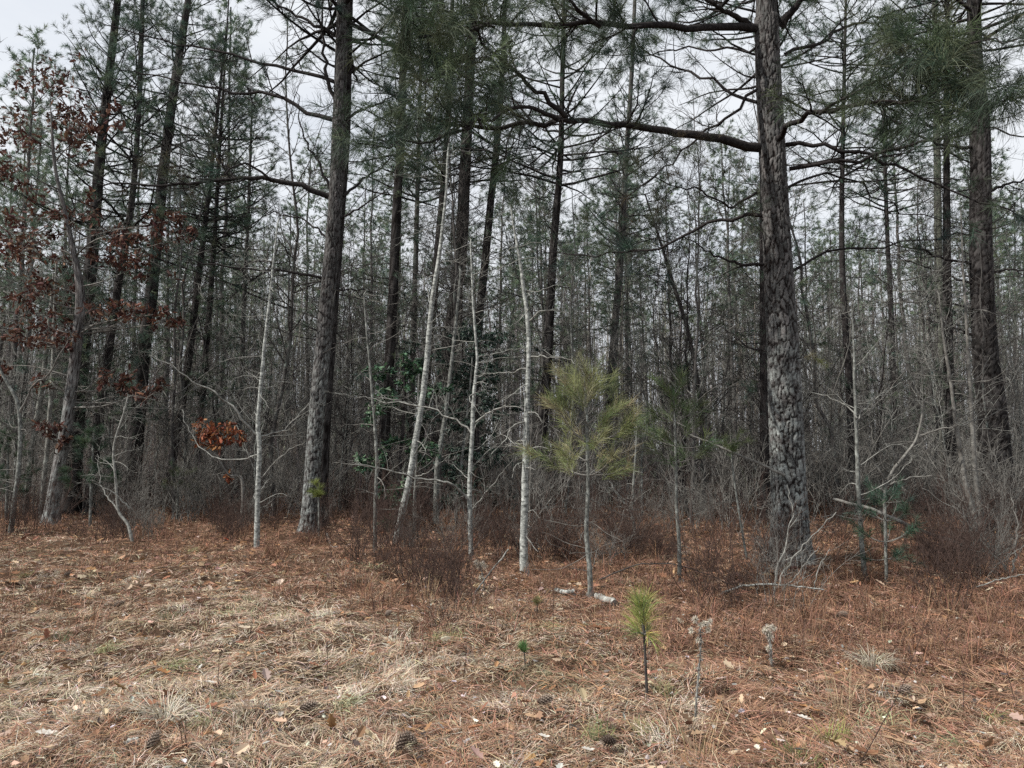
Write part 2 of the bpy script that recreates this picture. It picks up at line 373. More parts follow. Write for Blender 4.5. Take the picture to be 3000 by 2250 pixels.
LEAF = [(.30, .17, .095), (.36, .235, .15), (.22, .12, .075), (.42, .33, .25), (.16, .10, .07)]
ll = MB(); fallen(ll, 1300, 3.4, 12, 1.2, (.035, .09), LEAF); fallen(ll, 5200, 9, 42, .8, (.05, .13), LEAF); fallen(ll, 750, 3.5, 10, 1.2, (.02, .055), [(.5, .48, .44), (.07, .06, .055), (.36, .34, .33)])
tag(ll.build('leaf_litter', M['litter'], smooth=False), 'small dead brown leaves strewn through the grass and straw', 'leaf litter', kind='stuff')

# ================================================================ TREES
LAYER = []
def trunk_from(pts, Y, top_z=None, n=80):
    """pts: (px, py, width px) from the base up -> centre line and radii at depth Y"""
    P = [np.append(at(a, b, Y), w * Y / F / 2) for a, b, w in pts]
    P[0][2] = min(P[0][2], float(H(P[0][0], P[0][1]))) - .05
    if top_z and P[-1][2] < top_z:
        d = P[-1] - P[-2]; dz = top_z - P[-1][2]; dd = d[:3] / d[2] * dz
        e = P[-1].copy(); e[:3] += dd; e[3] = max(P[-1][3] * .35, .02); P.append(e)
    return catmull(np.array(P), n)
def cellpat(a, z, sx, sz, seed):
    """plate pattern round a trunk: distance between the two nearest cell centres"""
    u = a / (2 * math.pi) * sx; v = z * sz; ui = np.floor(u).astype(int); vi = np.floor(v).astype(int)
    cid = np.zeros(u.shape); d1 = np.full(u.shape, 9.); d2 = np.full(u.shape, 9.)
    for i in (-1, 0, 1):
        for j in (-1, 0, 1):
            cu = (ui + i) % int(sx); cv = vi + j
            jx = _T[(cu * 7 + seed) & 255, cv & 255]; jy = _T[(cu * 13 + 5) & 255, (cv + seed * 3) & 255]
            du = np.abs(u - (ui + i + .15 + .7 * jx)); dv = np.abs(v - (cv + .1 + .8 * jy)); d = .6 * np.maximum(du, dv) + .4 * np.hypot(du, dv); far = d > d1; cid = np.where(far, cid, _T[(cu * 31 + 9) & 255, (cv * 17 + seed) & 255])
            d2 = np.where(far, np.minimum(d2, d), d1); d1 = np.where(far, d1, d)
    return d2 - d1, cid
def bark_trunk(mb, P4, k, amp, sx=14, sz=5.0, seed=1, bright=1.0, lichen=1.0):
    P = P4[:, :3]; rad = P4[:, 3]; n = len(P)
    z = np.repeat(P[:, 2:3], k, 1); a = np.repeat(np.arange(k)[None] * 2 * math.pi / k, n, 0)
    aa = a + .5 * (vn(np.cos(a) * 2 + 9, z * 1.7, seed) - .5)
    zz = z + .25 * (vn(np.cos(a) * 3 + 5, np.sin(a) * 3 + z * 2.1, seed + 4) - .5)
    aa = aa + .10 * (vn(a * 14, z * 24, seed + 21) - .5) + .06 * (vn(a * 30, z * 55, seed + 23) - .5); zz = zz + .05 * (vn(a * 14, z * 24, seed + 25) - .5)
    c, cid = cellpat(aa % (2 * math.pi), zz, sx, sz, seed)
    fine = vn(np.cos(a) * 9 + z * 3, np.sin(a) * 9 + z * 21, seed + 8) - .5
    flake = vn(np.cos(a) * 3.5, np.sin(a) * 3.5 + z * 30, seed + 12) - .5
    disp = amp * (np.clip(c * 4.5, 0, 1) - .8 + .25 * fine + .3 * flake)
    e = np.clip(c * 6 - .35 + .5 * flake, 0, 1)[..., None]; pl = np.array([.060, .056, .055]) * (.5 + 1.0 * cid[..., None]) * (1 + .9 * fine[..., None])
    col = np.array([.013, .010, .0095]) * (1 - e) + pl * e
    zr = z - z[0, 0]; li = e[..., 0] * lichen * (.22 + .78 * (1 - sst(1.6, 4.6, zr + 1.2 * (vn(a * 1.3, z * .8, seed + 2) - .5))))
    col = np.concatenate([np.clip(col * bright, .004, 1), li[..., None]], -1)
    tubes(mb, P[None], rad[None], k, rough=disp[None, :, :, None], col=col.reshape(-1, 4))

def pine(name, label, pts, top_z=17, bark_m='dark_bark', k=20, n=90, amp=0, group=None, Y=None, **kw):
    g0 = G(pts[0][0], pts[0][1]); Y = Y or g0[1]
    base = np.array([*at(pts[0][0], pts[0][1], Y)[:2], 0]); base[2] = float(H(base[0], base[1]))
    P4 = trunk_from(pts, Y, top_z, n); t = thing(name, label, 'tree', tuple(base), group)
    mb = MB(); Q = P4.copy(); Q[:, :3] -= base
    fl = Q[:, 2]; Q[:, 3] *= 1 + .35 * np.exp(-np.clip(fl, 0, 9) / .25)
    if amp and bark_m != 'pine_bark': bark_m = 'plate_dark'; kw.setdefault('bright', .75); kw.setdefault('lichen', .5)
    if amp: bark_trunk(mb, Q, k, amp, **kw)
    else: tubes(mb, Q[None, :, :3], Q[None, :, 3], k, rough=.10 * (R.random((1, n, k, 1)) - .5))
    mb.build('trunk', M[bark_m], t)
    return t, P4, base, Y
def limb(t, base, pts, Y, dy0, dy1, w, fol=0.0, n=18, end=.22, mat_='limb', needle=None, name='limb', **kw):
    m = len(pts); P = np.array([at(a, b, Y + dy0 + (dy1 - dy0) * i / (m - 1)) for i, (a, b) in enumerate(pts)]) - base
    P = catmull(P, n); L = np.linalg.norm(P[-1] - P[0]); P[1:-1] += R.normal(0, .010 * min(L, 2.5), (n - 2, 3))
    r0 = w * (Y + dy0) / F / 2; Rad = taper(r0, n, end, .8)
    a = MB(); b = MB(); tubes(a, P[None], Rad, 8)
    kw = {**dict(sub=4.2, sublen=(.4, 1.2), twig=6, twlen=(.15, .5)), **kw}
    grow(a, b, P[None], Rad, fol=fol, needle=needle or dict(K=56, L=.22, w=.0048, cols=GREEN, seg=2), **kw)
    o = a.build(name, M[mat_], t)
    if b.n: b.build('needles', M['needle'], o, smooth=False)
    return o
def dead_branches(t, base, P4, z0, z1, cnt, length=(.8, 2.2), fol=0.0, ang=(1.1, 1.6), up=.03, mat_='limb', name='dead_branches', needle=None, r0=(.006, .016), **kw):
    """the short dry side branches of a pine trunk, one part"""
    z = P4[:, 2] - base[2]; zs = R.uniform(z0, z1, cnt); i = np.clip(np.searchsorted(z, zs), 1, len(z) - 1)
    S = P4[i, :3] - base; az = R.uniform(0, 2 * math.pi, cnt); el = R.uniform(-.25, .45, cnt)
    D = np.stack([np.cos(az) * np.cos(el), np.sin(az) * np.cos(el), np.sin(el)], 1)
    P = walk(S, D, R.uniform(*length, cnt), 9, .10, up); Rad = taper(R.uniform(*r0, cnt), 9, .25)
    a = MB(); b = MB(); tubes(a, P, Rad, 5)
    kw = {**dict(sub=2.6, sublen=(.25, .8), twig=3, twlen=(.12, .4)), **kw}
    grow(a, b, P, Rad, fol=fol, needle=needle or dict(K=20, L=.19, w=.006, cols=GREEN), **kw)
    o = a.build(name, M[mat_], t)
    if b.n: b.build('needles', M['needle'], o, smooth=False)
    return o
def crown_mesh(h0, h1, rmax, nl, seed, cols=GREEN, K=20, w=.009, L=.2, sub=2.2, twig=3, fol=.8):
    """living upper crown: limbs in rough whorls with needle tufts; returns (wood mesh, needle mesh) about the trunk axis"""
    r = np.random.default_rng(seed); a = MB(); b = MB()
    z = np.sort(r.uniform(h0, h1, nl)); t = (z - h0) / (h1 - h0); az = np.arange(nl) * 2.4 + r.normal(0, .5, nl)
    ln = rmax * (1 - .72 * t ** 1.3) * r.uniform(.6, 1.1, nl); el = -.05 + .75 * t + r.normal(0, .12, nl)
    D = np.stack([np.cos(az) * np.cos(el), np.sin(az) * np.cos(el), np.sin(el)], 1)
    P = walk(np.stack([np.zeros(nl), np.zeros(nl), z], 1), D, ln, 9, .10, .05, r); Rad = taper(.012 * ln + .006, 9, .25)
    tubes(a, P, Rad, 5, None)
    grow(a, b, P, Rad, sub=sub, sublen=(.35, 1.0), twig=twig, twlen=(.15, .45), fol=fol, needle=dict(K=K, L=L, w=w, cols=cols), t0=.3, r=r)
    return a, b
CROWNS = []
for s in range(4):
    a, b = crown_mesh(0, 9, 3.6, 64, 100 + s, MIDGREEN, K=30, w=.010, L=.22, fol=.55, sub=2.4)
    CROWNS.append((a.mesh('crown', M['limb']), b.mesh('needles', M['needle'], False)))
def put_crown(t, base, P4, z0, i, sxy=1.0, sz=1.0, rz=None):
    z = P4[:, 2] - base[2]; j = min(np.searchsorted(z, z0), len(z) - 1); p = P4[j, :3] - base; e = P4[-1, :3] - base
    o = link('crown', CROWNS[i % 4][0], t, tuple(p)); o.scale = (sxy, sxy, sz); o.rotation_euler = ((e - p)[1] / -max((e - p)[2], 1) * 0, math.atan2((e - p)[0], max((e - p)[2], 1)), 0)
    o.rotation_euler[2] = 0
    c = link('needles', CROWNS[i % 4][1], o)
    return o

# --- the big pine on the right
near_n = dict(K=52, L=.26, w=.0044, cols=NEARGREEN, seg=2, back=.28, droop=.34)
t, P4, b0, Y1 = pine('pine_tree', 'largest pine, thick plated grey bark, standing just inside the clearing edge with long low limbs',
    [(2320, 1662, 112), (2316, 1600, 104), (2309, 1400, 97), (2301, 1200, 94), (2294, 1020, 89), (2282, 820, 83), (2273, 650, 79), (2261, 420, 76), (2250, 200, 73), (2245, 60, 70), (2244, -60, 58)],
    19, 'pine_bark', 132, 1300, .11, sx=21, sz=4.6, seed=3, bright=1.35)
for pts, d0, d1, w, fol, kw in [
    ([(2230, 85), (2000, 78), (1800, 70), (1500, 72), (1370, 88), (1230, 110)], 0, -3.2, 27, .75, dict(needle=near_n, t0=.3, sub=4)),
    ([(1760, 78), (1690, 25), (1640, -40), (1600, -120)], -1.6, -2, 15, .6, {}),
    ([(2222, 432), (2100, 405), (1900, 378), (1780, 365), (1690, 350), (1600, 358), (1500, 376), (1400, 374), (1300, 350), (1200, 310)], 0, -2.0, 31, .35, dict(t0=.35, n=26)),
    ([(1660, 345), (1560, 255), (1480, 185), (1400, 110), (1350, 40), (1330, -40)], -1.2, -3, 17, .6, dict(needle=near_n, sub=4)),
    ([(1640, 352), (1560, 325), (1500, 320), (1420, 355), (1300, 410), (1150, 430), (1050, 420)], -1.25, -3.4, 14, .6, dict(needle=near_n, sub=3.5)),
    ([(1500, 120), (1400, 180), (1300, 220), (1220, 230)], -2.0, -3.6, 9, .7, dict(needle=near_n, sub=4, t0=.1)),
    ([(1450, 80), (1340, 40), (1240, 20), (1150, 40)], -2.4, -3.4, 9, .7, dict(needle=near_n, sub=4, t0=.1)),
    ([(2232, 632), (2150, 640), (2080, 655), (2000, 700), (1900, 730), (1750, 748), (1600, 740)], 0, 1.2, 13, .12, {}),
    ([(2220, 262), (2120, 350), (2050, 400), (1960, 480), (1850, 570), (1760, 640)], 0, 1.5, 11, .2, {}),
    ([(2215, 565), (2130, 600), (2060, 560), (1960, 540), (1880, 500)], 0, -1.2, 9, .85, dict(needle=dict(K=36, L=.17, w=.004, cols=BROWNGREEN, seg=2), sub=5)),
    ([(2218, 300), (2100, 250), (1990, 200), (1860, 120), (1720, 20)], 0, 1.8, 11, .45, {}),
    ([(2212, 80), (2150, 45), (2080, 5), (2020, -50)], 0, -.8, 22, .5, {}),
    ([(2215, 140), (2100, 148), (1990, 140), (1870, 165), (1760, 160)], 0, 1.5, 9, .5, {}),
    ([(2285, 75), (2335, 15), (2400, -70)], 0, -.5, 30, .5, {}),
    ([(2300, 160), (2390, 130), (2480, 75), (2560, 50), (2680, 20), (2800, -20)], 0, .8, 13, .15, {}),
    ([(2275, 415), (2330, 355), (2420, 325), (2550, 310), (2700, 285), (2850, 240)], -.1, -4.0, 19, .8, dict(needle=near_n, sub=4.6, t0=.25, sublen=(.3, .8))),
    ([(2400, 335), (2520, 260), (2650, 190), (2780, 150), (2920, 120), (3050, 110)], -2.0, -4.8, 10, .8, dict(needle=near_n, sub=4.6, t0=.25, sublen=(.3, .8))),
    ([(2560, 300), (2700, 300), (2830, 280), (3000, 260)], -2.9, -4.6, 9, .75, dict(needle=near_n, sub=4.6, t0=.1, sublen=(.3, .8))),
    ([(2300, 425), (2384, 425), (2542, 452), (2723, 529), (2859, 583), (3000, 642)], 0, -.9, 15, .06, {}),
    ([(2312, 495), (2542, 456), (2768, 398), (2900, 383), (3060, 395)], 0, -1.8, 14, .1, {}),
    ([(2290, 560), (2380, 520), (2480, 525), (2600, 600), (2720, 640), (2850, 660)], 0, .6, 9, .05, {}),
    ([(2310, 800), (2420, 740), (2600, 720), (2800, 690), (3000, 640)], 0, 1.2, 9, .05, {}),
    ([(2235, 775), (2150, 770), (2080, 740), (2000, 690)], 0, -.3, 12, 0, dict(sub=1.5)),
    ([(2325, 1055), (2370, 1045), (2420, 1068)], -.15, -.5, 4, 1, dict(needle=dict(K=46, L=.10, w=.003, cols=YOUNG, seg=2), sub=8, sublen=(.06, .15), twig=0)),
    ([(2245, 1030), (2180, 1010), (2120, 960), (2060, 940)], 0, .4, 6, 0, dict(sub=2)),
]: limb(t, b0, pts, Y1, d0, d1, w, fol, **kw)
dead_branches(t, b0, P4, 4.5, 8.6, 16, (.5, 1.6), r0=(.004, .009))
put_crown(t, b0, P4, 8.8, 0, 1.15, 1.0); put_crown(t, b0, P4, 9.4, 2, 1.05, .95)

# --- the pine left of centre, with a darker one close behind it
t, P4, b0, Y2 = pine('pine_tree', 'tall straight pine, grey lichen on its sunlit side, left of the leaning white sapling',
    [(902, 1562, 52), (908, 1500, 46), (925, 1250, 46), (948, 1000, 44), (966, 800, 43), (982, 600, 41), (993, 350, 38), (1000, 150, 36), (1004, 0, 34), (1006, -80, 30)],
    19, 'pine_bark', 72, 620, .11, sx=15, sz=5.0, seed=8, bright=1.2)
for pts, d0, d1, w, fol, kw in [
    ([(970, 578), (900, 550), (780, 525), (650, 525), (540, 545), (400, 540), (270, 535)], 0, -.8, 19, .35, dict(t0=.3, n=24, needle=dict(K=30, L=.2, w=.006, cols=BROWNGREEN, seg=2))),
    ([(800, 527), (720, 480), (640, 515), (500, 518)], -.3, -1, 9, .2, {}),
    ([(972, 350), (900, 330), (800, 278), (700, 268), (580, 250), (470, 222), (350, 205)], 0, 1.4, 15, .25, {}),
    ([(985, 242), (900, 215), (760, 182), (640, 150), (540, 132), (400, 100), (280, 60)], 0, 1.0, 13, .3, {}),
    ([(985, 100), (900, 60), (800, 5), (720, -60)], 0, .5, 13, .5, {}),
    ([(985, 310), (958, 220), (948, 110), (945, 0), (940, -80)], 0, -.4, 14, .3, {}),
    ([(972, 565), (930, 470), (890, 400), (872, 300), (868, 270)], 0, -.5, 10, .05, {}),
    ([(960, 818), (880, 800), (800, 795), (690, 782), (580, 770), (480, 730)], 0, -.7, 10, .06, {}),
    ([(965, 700), (880, 640), (780, 620), (640, 590)], 0, .8, 7, .1, {}),
    ([(1010, 120), (1080, 112), (1170, 105), (1260, 70)], 0, .6, 11, .3, {}),
    ([(1012, 350), (1060, 320), (1110, 305), (1180, 260)], 0, .4, 11, .35, {}),
    ([(1005, 575), (1060, 530), (1130, 480), (1210, 420)], 0, .8, 10, .2, {}),
    ([(1000, 640), (1080, 590), (1170, 530)], 0, -.5, 8, .15, {}),
    ([(985, 850), (1060, 850), (1150, 870)], 0, .3, 6, 0, {}),
]: limb(t, b0, pts, Y2, d0, d1, w, fol, **{**dict(sub=3.2), **kw})
dead_branches(t, b0, P4, 3.5, 11, 42, (.6, 1.9), r0=(.004, .01))
put_crown(t, b0, P4, 10.6, 1, 1.1, 1.0); put_crown(t, b0, P4, 11.5, 3, 1.0, .9)
t, P4, b0, Yb = pine('pine_tree', 'dark pine trunk pressed close behind the tall straight pine, in its shade',
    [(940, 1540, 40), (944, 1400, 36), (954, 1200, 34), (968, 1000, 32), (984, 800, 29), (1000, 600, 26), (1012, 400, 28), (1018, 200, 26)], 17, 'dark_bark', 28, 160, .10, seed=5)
dead_branches(t, b0, P4, 3, 11, 30, (.6, 2.0)); put_crown(t, b0, P4, 10, 0, .8, .8)

# --- the pine at the right edge
t, P4, b0, Y3 = pine('pine_tree', 'dark thick pine with flared leaning base, right of the two thin twin saplings',
    [(2926, 1500, 100), (2922, 1420, 88), (2906, 1200, 76), (2888, 1051, 68), (2880, 900, 63), (2873, 700, 60), (2872, 375, 52), (2858, 180, 40), (2852, 0, 36)], 20, 'dark_bark', 64, 420, .10, Y=20.0, sx=12, sz=5, seed=12)
for pts, d0, d1, w, fol, kw in [
    ([(2845, 772), (2760, 755), (2640, 720), (2500, 690)], 0, -.8, 9, 0, {}), ([(2848, 830), (2740, 795), (2620, 745)], 0, .5, 8, 0, {}),
    ([(2852, 905), (2760, 880), (2660, 860)], 0, -.4, 8, 0, {}), ([(2860, 985), (2780, 955), (2690, 930)], 0, .4, 9, 0, {}),
    ([(2900, 800), (2960, 790), (3060, 800)], 0, -.4, 9, 0, {}), ([(2900, 560), (2990, 530), (3100, 520)], 0, .4, 10, .1, {}),
    ([(2845, 430), (2740, 420), (2620, 350), (2500, 300)], 0, .8, 11, .3, {}), ([(2850, 300), (2760, 240), (2660, 120), (2600, 40)], 0, 0, 11, .3, {}),
    ([(2892, 330), (2950, 270), (3060, 220)], 0, 0, 11, .4, {}), ([(2835, 20), (2780, -20), (2700, -60)], 0, .4, 12, .4, {}),
]: limb(t, b0, pts, Y3, d0, d1, w, fol, **kw)
dead_branches(t, b0, P4, 4, 13, 46, (.8, 2.6)); put_crown(t, b0, P4, 12, 2, 1.2, 1.0)

# --- the other pines one can tell apart, from left to right
HERO = [
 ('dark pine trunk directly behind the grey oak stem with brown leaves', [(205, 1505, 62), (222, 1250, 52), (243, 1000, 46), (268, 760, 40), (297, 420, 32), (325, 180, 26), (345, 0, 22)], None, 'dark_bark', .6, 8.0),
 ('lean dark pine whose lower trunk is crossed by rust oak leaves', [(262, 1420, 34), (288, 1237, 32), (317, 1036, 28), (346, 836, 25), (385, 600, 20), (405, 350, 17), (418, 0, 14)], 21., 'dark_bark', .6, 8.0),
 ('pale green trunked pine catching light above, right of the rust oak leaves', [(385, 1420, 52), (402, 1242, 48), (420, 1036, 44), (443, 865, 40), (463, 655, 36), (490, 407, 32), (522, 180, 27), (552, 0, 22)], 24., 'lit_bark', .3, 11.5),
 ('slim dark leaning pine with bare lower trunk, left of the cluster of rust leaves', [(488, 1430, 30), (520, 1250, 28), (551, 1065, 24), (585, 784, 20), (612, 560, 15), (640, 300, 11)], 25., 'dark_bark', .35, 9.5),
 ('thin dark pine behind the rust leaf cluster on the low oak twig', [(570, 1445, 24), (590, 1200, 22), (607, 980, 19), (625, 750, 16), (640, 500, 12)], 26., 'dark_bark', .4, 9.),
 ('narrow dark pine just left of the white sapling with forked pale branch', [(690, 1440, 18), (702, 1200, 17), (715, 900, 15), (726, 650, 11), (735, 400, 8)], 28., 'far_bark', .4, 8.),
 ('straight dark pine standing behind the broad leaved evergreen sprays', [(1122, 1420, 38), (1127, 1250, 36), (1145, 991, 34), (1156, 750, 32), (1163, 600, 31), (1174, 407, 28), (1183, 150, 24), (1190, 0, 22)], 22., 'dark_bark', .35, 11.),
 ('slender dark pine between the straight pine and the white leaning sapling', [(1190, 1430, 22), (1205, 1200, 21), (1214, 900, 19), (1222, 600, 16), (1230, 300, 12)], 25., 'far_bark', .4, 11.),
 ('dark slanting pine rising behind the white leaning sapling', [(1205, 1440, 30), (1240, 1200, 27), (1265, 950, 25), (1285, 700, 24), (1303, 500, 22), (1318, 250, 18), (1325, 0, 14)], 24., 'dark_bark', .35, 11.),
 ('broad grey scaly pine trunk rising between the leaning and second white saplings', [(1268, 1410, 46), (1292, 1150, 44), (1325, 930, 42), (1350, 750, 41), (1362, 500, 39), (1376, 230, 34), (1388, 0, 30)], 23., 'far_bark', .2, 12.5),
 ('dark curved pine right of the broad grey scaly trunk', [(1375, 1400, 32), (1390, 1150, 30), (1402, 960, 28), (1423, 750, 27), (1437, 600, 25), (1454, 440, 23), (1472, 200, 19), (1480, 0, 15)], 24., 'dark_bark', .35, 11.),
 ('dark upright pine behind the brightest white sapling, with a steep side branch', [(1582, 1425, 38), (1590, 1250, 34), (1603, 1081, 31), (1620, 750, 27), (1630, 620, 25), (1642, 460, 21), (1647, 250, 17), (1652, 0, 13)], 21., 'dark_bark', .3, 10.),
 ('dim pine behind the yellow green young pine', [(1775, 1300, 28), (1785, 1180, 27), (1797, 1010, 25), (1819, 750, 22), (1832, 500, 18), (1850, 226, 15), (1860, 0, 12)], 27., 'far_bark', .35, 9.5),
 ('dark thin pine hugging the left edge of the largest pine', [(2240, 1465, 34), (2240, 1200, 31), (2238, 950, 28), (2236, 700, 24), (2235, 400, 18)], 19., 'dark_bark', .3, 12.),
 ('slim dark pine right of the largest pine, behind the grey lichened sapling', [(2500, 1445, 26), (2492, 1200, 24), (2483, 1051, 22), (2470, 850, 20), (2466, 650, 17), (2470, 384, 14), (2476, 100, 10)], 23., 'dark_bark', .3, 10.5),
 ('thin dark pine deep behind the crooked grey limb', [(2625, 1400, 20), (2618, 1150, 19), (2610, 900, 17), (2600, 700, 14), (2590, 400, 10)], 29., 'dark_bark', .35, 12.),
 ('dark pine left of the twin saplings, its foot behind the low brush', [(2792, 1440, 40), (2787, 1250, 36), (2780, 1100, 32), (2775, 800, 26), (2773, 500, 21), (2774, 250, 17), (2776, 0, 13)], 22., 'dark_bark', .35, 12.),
 ('pale ashen trunk far behind, showing beside the dark pine left of the twin saplings', [(2760, 1390, 28), (2755, 1100, 27), (2750, 800, 25), (2746, 500, 23), (2742, 250, 20), (2738, 0, 17)], 34., 'lit_bark', .1, 17.),
 ('leaning dark reddish pine behind the darker green young pine', [(2060, 1400, 17), (2056, 1250, 16), (2046, 1130, 15), (2014, 965, 13), (1975, 840, 12), (1945, 740, 10), (1900, 600, 6)], 20., 'far_bark', .2, 9.),
]
for i, (lab, pts, Y, bm, fol, cz) in enumerate(HERO):
    t, P4, b0, Y = pine('pine_tree', lab, [(a_, b_, c_ * .88) for a_, b_, c_ in pts], 15 + (i * 7 % 5) if 'leaning dark reddish' not in lab else 8.5, bm, 18, 70, .09 if pts[0][2] > 36 else 0, Y=Y, **({'sx': 11, 'sz': 4.5, 'seed': 20 + i} if pts[0][2] > 36 else {}))
    zlo, cnt = 2.3, 58
    dead_branches(t, b0, P4, zlo, cz, cnt, (.6, 2.5), fol=fol * .5, needle=dict(K=26, L=.2, w=.009, cols=MIDGREEN), sub=3.4, twig=4)
    if 'leaning dark reddish' not in lab: put_crown(t, b0, P4, cz * .9, i, .72 + .1 * (i % 3), .8)

# --- pines standing further back: shared meshes, one object each
PINEV = []
for s in range(5):
    r = np.random.default_rng(300 + s); h = 15 + 1.2 * s
    tr = MB(); zz = np.linspace(-.2, h, 26); ax = np.cumsum(r.normal(0, .035, (26, 2)), 0); ax -= ax[0]
    tubes(tr, np.column_stack([ax, zz])[None], np.interp(zz, [-.2, 0, 1, h], [.17, .15, .12, .03])[None], 9)
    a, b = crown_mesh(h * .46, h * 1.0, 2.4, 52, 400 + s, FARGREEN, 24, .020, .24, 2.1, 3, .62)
    P = walk(np.column_stack([np.zeros(30), np.zeros(30), r.uniform(2, h * .5, 30)]), np.column_stack([r.normal(size=30), r.normal(size=30), r.normal(.1, .2, 30)]), r.uniform(.6, 1.8, 30), 6, .12, .02, r)
    Rd = taper(np.full(30, .010), 6, .3); tubes(a, P, Rd, 4); grow(a, None, P, Rd, sub=2.2, sublen=(.3, .8), twig=2, r=r, minr=.004)
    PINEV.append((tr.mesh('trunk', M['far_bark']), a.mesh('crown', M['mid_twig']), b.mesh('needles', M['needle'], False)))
spots = [(60, 30, 1.0), (150, 34, 1.05), (20, 26, .95), (390, 38, 1.0), (640, 36, .80), (700, 44, .9), (850, 40, .85), (800, 52, .95), (560, 48, 1.0), (1080, 42, .95), (1500, 46, .82), (1560, 40, .78), (1640, 52, .9), (1730, 44, .85), (1800, 38, .80), (1900, 46, .9), (1960, 36, .85), (2080, 42, .95), (2160, 34, .9), (2360, 46, .9), (2430, 50, 1.0), (2560, 44, .9), (2680, 52, .95), (2960, 38, 1.0), (2900, 48, 1.0), (1250, 50, .95), (1400, 54, .9), (940, 56, .95)]
rs = np.random.default_rng(5)
for _ in range(76): Yq = rs.uniform(34, 84); spots.append((rs.uniform(-150, 3150), Yq, rs.uniform(.85, 1.15) * (1 + max(0, Yq - 45) * .009)))
PB = []
for i, (px, Y, s) in enumerate(spots):
    x = (px - 1500) / F * Y * 1.0; v = i % 5
    o = thing('pine_tree', 'green crowned pine among many alike in the woodland beyond the edge trees', 'tree', (x, Y, float(H(x, Y)) - .03), 'pines standing back in the woods')
    o.rotation_euler = (rs.normal(0, .02), rs.normal(0, .02), rs.uniform(0, 6.28)); o.scale = (s, s, s * rs.uniform(.95, 1.1))
    link('trunk', PINEV[v][0], o); c = link('crown', PINEV[v][1], o); link('needles', PINEV[v][2], c)

# --- bare saplings: shared meshes, one object each
def sapling_mesh(seed, h, r0, nb, blen, mat_t, mat_b, wander=.02, third=1):
    r = np.random.default_rng(seed); n = 22; zz = np.linspace(-.1, h, n); ax = np.cumsum(r.normal(0, wander * h / 8, (n, 2)), 0); ax -= ax[0]
    P = np.column_stack([ax, zz]); Rad = r0 * (1 - .85 * np.linspace(0, 1, n))
    tr = MB(); tubes(tr, P[None], Rad[None], 7)
    pi, t, pos, tan, rad = pick(P[None], Rad[None], nb, .14, 1, r)
    D = side(tan, r.uniform(.6, 1.25, nb), r); B = walk(pos, D, r.uniform(*blen, nb) * (1.2 - .7 * t), 8, .13, .06, r); BR = np.maximum(taper(np.clip(rad * .5, .003, .014), 8, .3), .0022)
    br = MB(); tubes(br, B, BR, 4)
    grow(br, None, B, BR, sub=3.2, sublen=(.2, .8), twig=4, twlen=(.1, .4), r=r, minr=.0032)
    return tr.mesh('trunk', M[mat_t]), br.mesh('branches', M[mat_b])
SAP = []
for s in range(10):
    m1, m2 = [('grey_bark', 'mid_twig'), ('far_bark', 'mid_twig'), ('dark_bark', 'twig'), ('grey_bark', 'pale_twig'), ('far_bark', 'twig')][s % 5]
    SAP.append(sapling_mesh(500 + s, [7, 9, 6, 5, 10][s % 5], [.03, .04, .03, .02, .045][s % 5], [30, 38, 34, 26, 40][s % 5], (.6, 2.7), m1, m2, .03 if s < 5 else .05))
rs = np.random.default_rng(77); cnt = 0
while cnt < 262:
    Y = 17 + 33 * rs.random() ** 1.0; px = rs.uniform(-60, 3060); x = (px - 1500) / F * Y
    if Y < 20 and 850 < px < 1750: Y += 4; x = (px - 1500) / F * Y
    if px < 900 and Y < 19: continue
    v = int(rs.integers(0, 10)); s = rs.uniform(.75, 1.5)
    o = thing('bare_sapling', 'thin bare leafless sapling among many alike crowding the woodland understorey', 'sapling', (x, Y, float(H(x, Y)) - .03), 'bare saplings crowding the woods')
    q = .07 if rs.random() < .85 else .3
    o.rotation_euler = (rs.normal(0, q), rs.normal(.01, q), rs.uniform(0, 6.28)); o.scale = (s, s, s)
    link('trunk', SAP[v][0], o); link('branches', SAP[v][1], o); cnt += 1

# --- the far woods: uncountable stems and twigs, one mass
fw = MB(); fn = MB(); rs = np.random.default_rng(91)
nf = 1750; Y = 46 + 62 * rs.random(nf) ** 1.1; X = rs.uniform(-.78, .78, nf) * Y; Z = H(X, Y)
hh = rs.uniform(6, 13, nf) * (.6 + Y / 75); S = np.column_stack([X, Y, Z - .1])
P = walk(S, np.column_stack([rs.normal(0, .05, nf), rs.normal(0, .05, nf), np.ones(nf)]), hh, 9, .03, .05, rs); Rd = taper(rs.uniform(.03, .11, nf), 9, .25)
gcol = tint(nf, [(.21, .20, .185), (.29, .285, .265), (.15, .135, .125), (.36, .355, .33)], .2, rs)  # greys lightened to stand in for haze over the far stems
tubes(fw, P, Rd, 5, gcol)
pi, t, pos, tan, rad = pick(P, Rd, 24, .1, 1, rs)
B = walk(pos, side(tan, rs.uniform(.5, 1.2, len(pi)), rs), rs.uniform(.7, 2.6, len(pi)) * (1.2 - .6 * t), 5, .14, .06, rs); BR = taper(np.clip(rad * .4, .007, .02), 5, .4)
tubes(fw, B, BR, 3, gcol[pi])
qi, t, pos, tan, rad = pick(B, BR, 3, .2, 1, rs); T3 = walk(pos, side(tan, rs.uniform(.4, 1.1, len(qi)), rs), rs.uniform(.3, .9, len(qi)), 3, .14, .05, rs)
tubes(fw, T3, taper(np.full(len(qi), .0075), 3, .5), 3, gcol[pi][qi])
tag(fw.build('distant_woods', M['litter']), 'dense tangle of far bare stems and twigs closing the view', 'woods', kind='stuff')

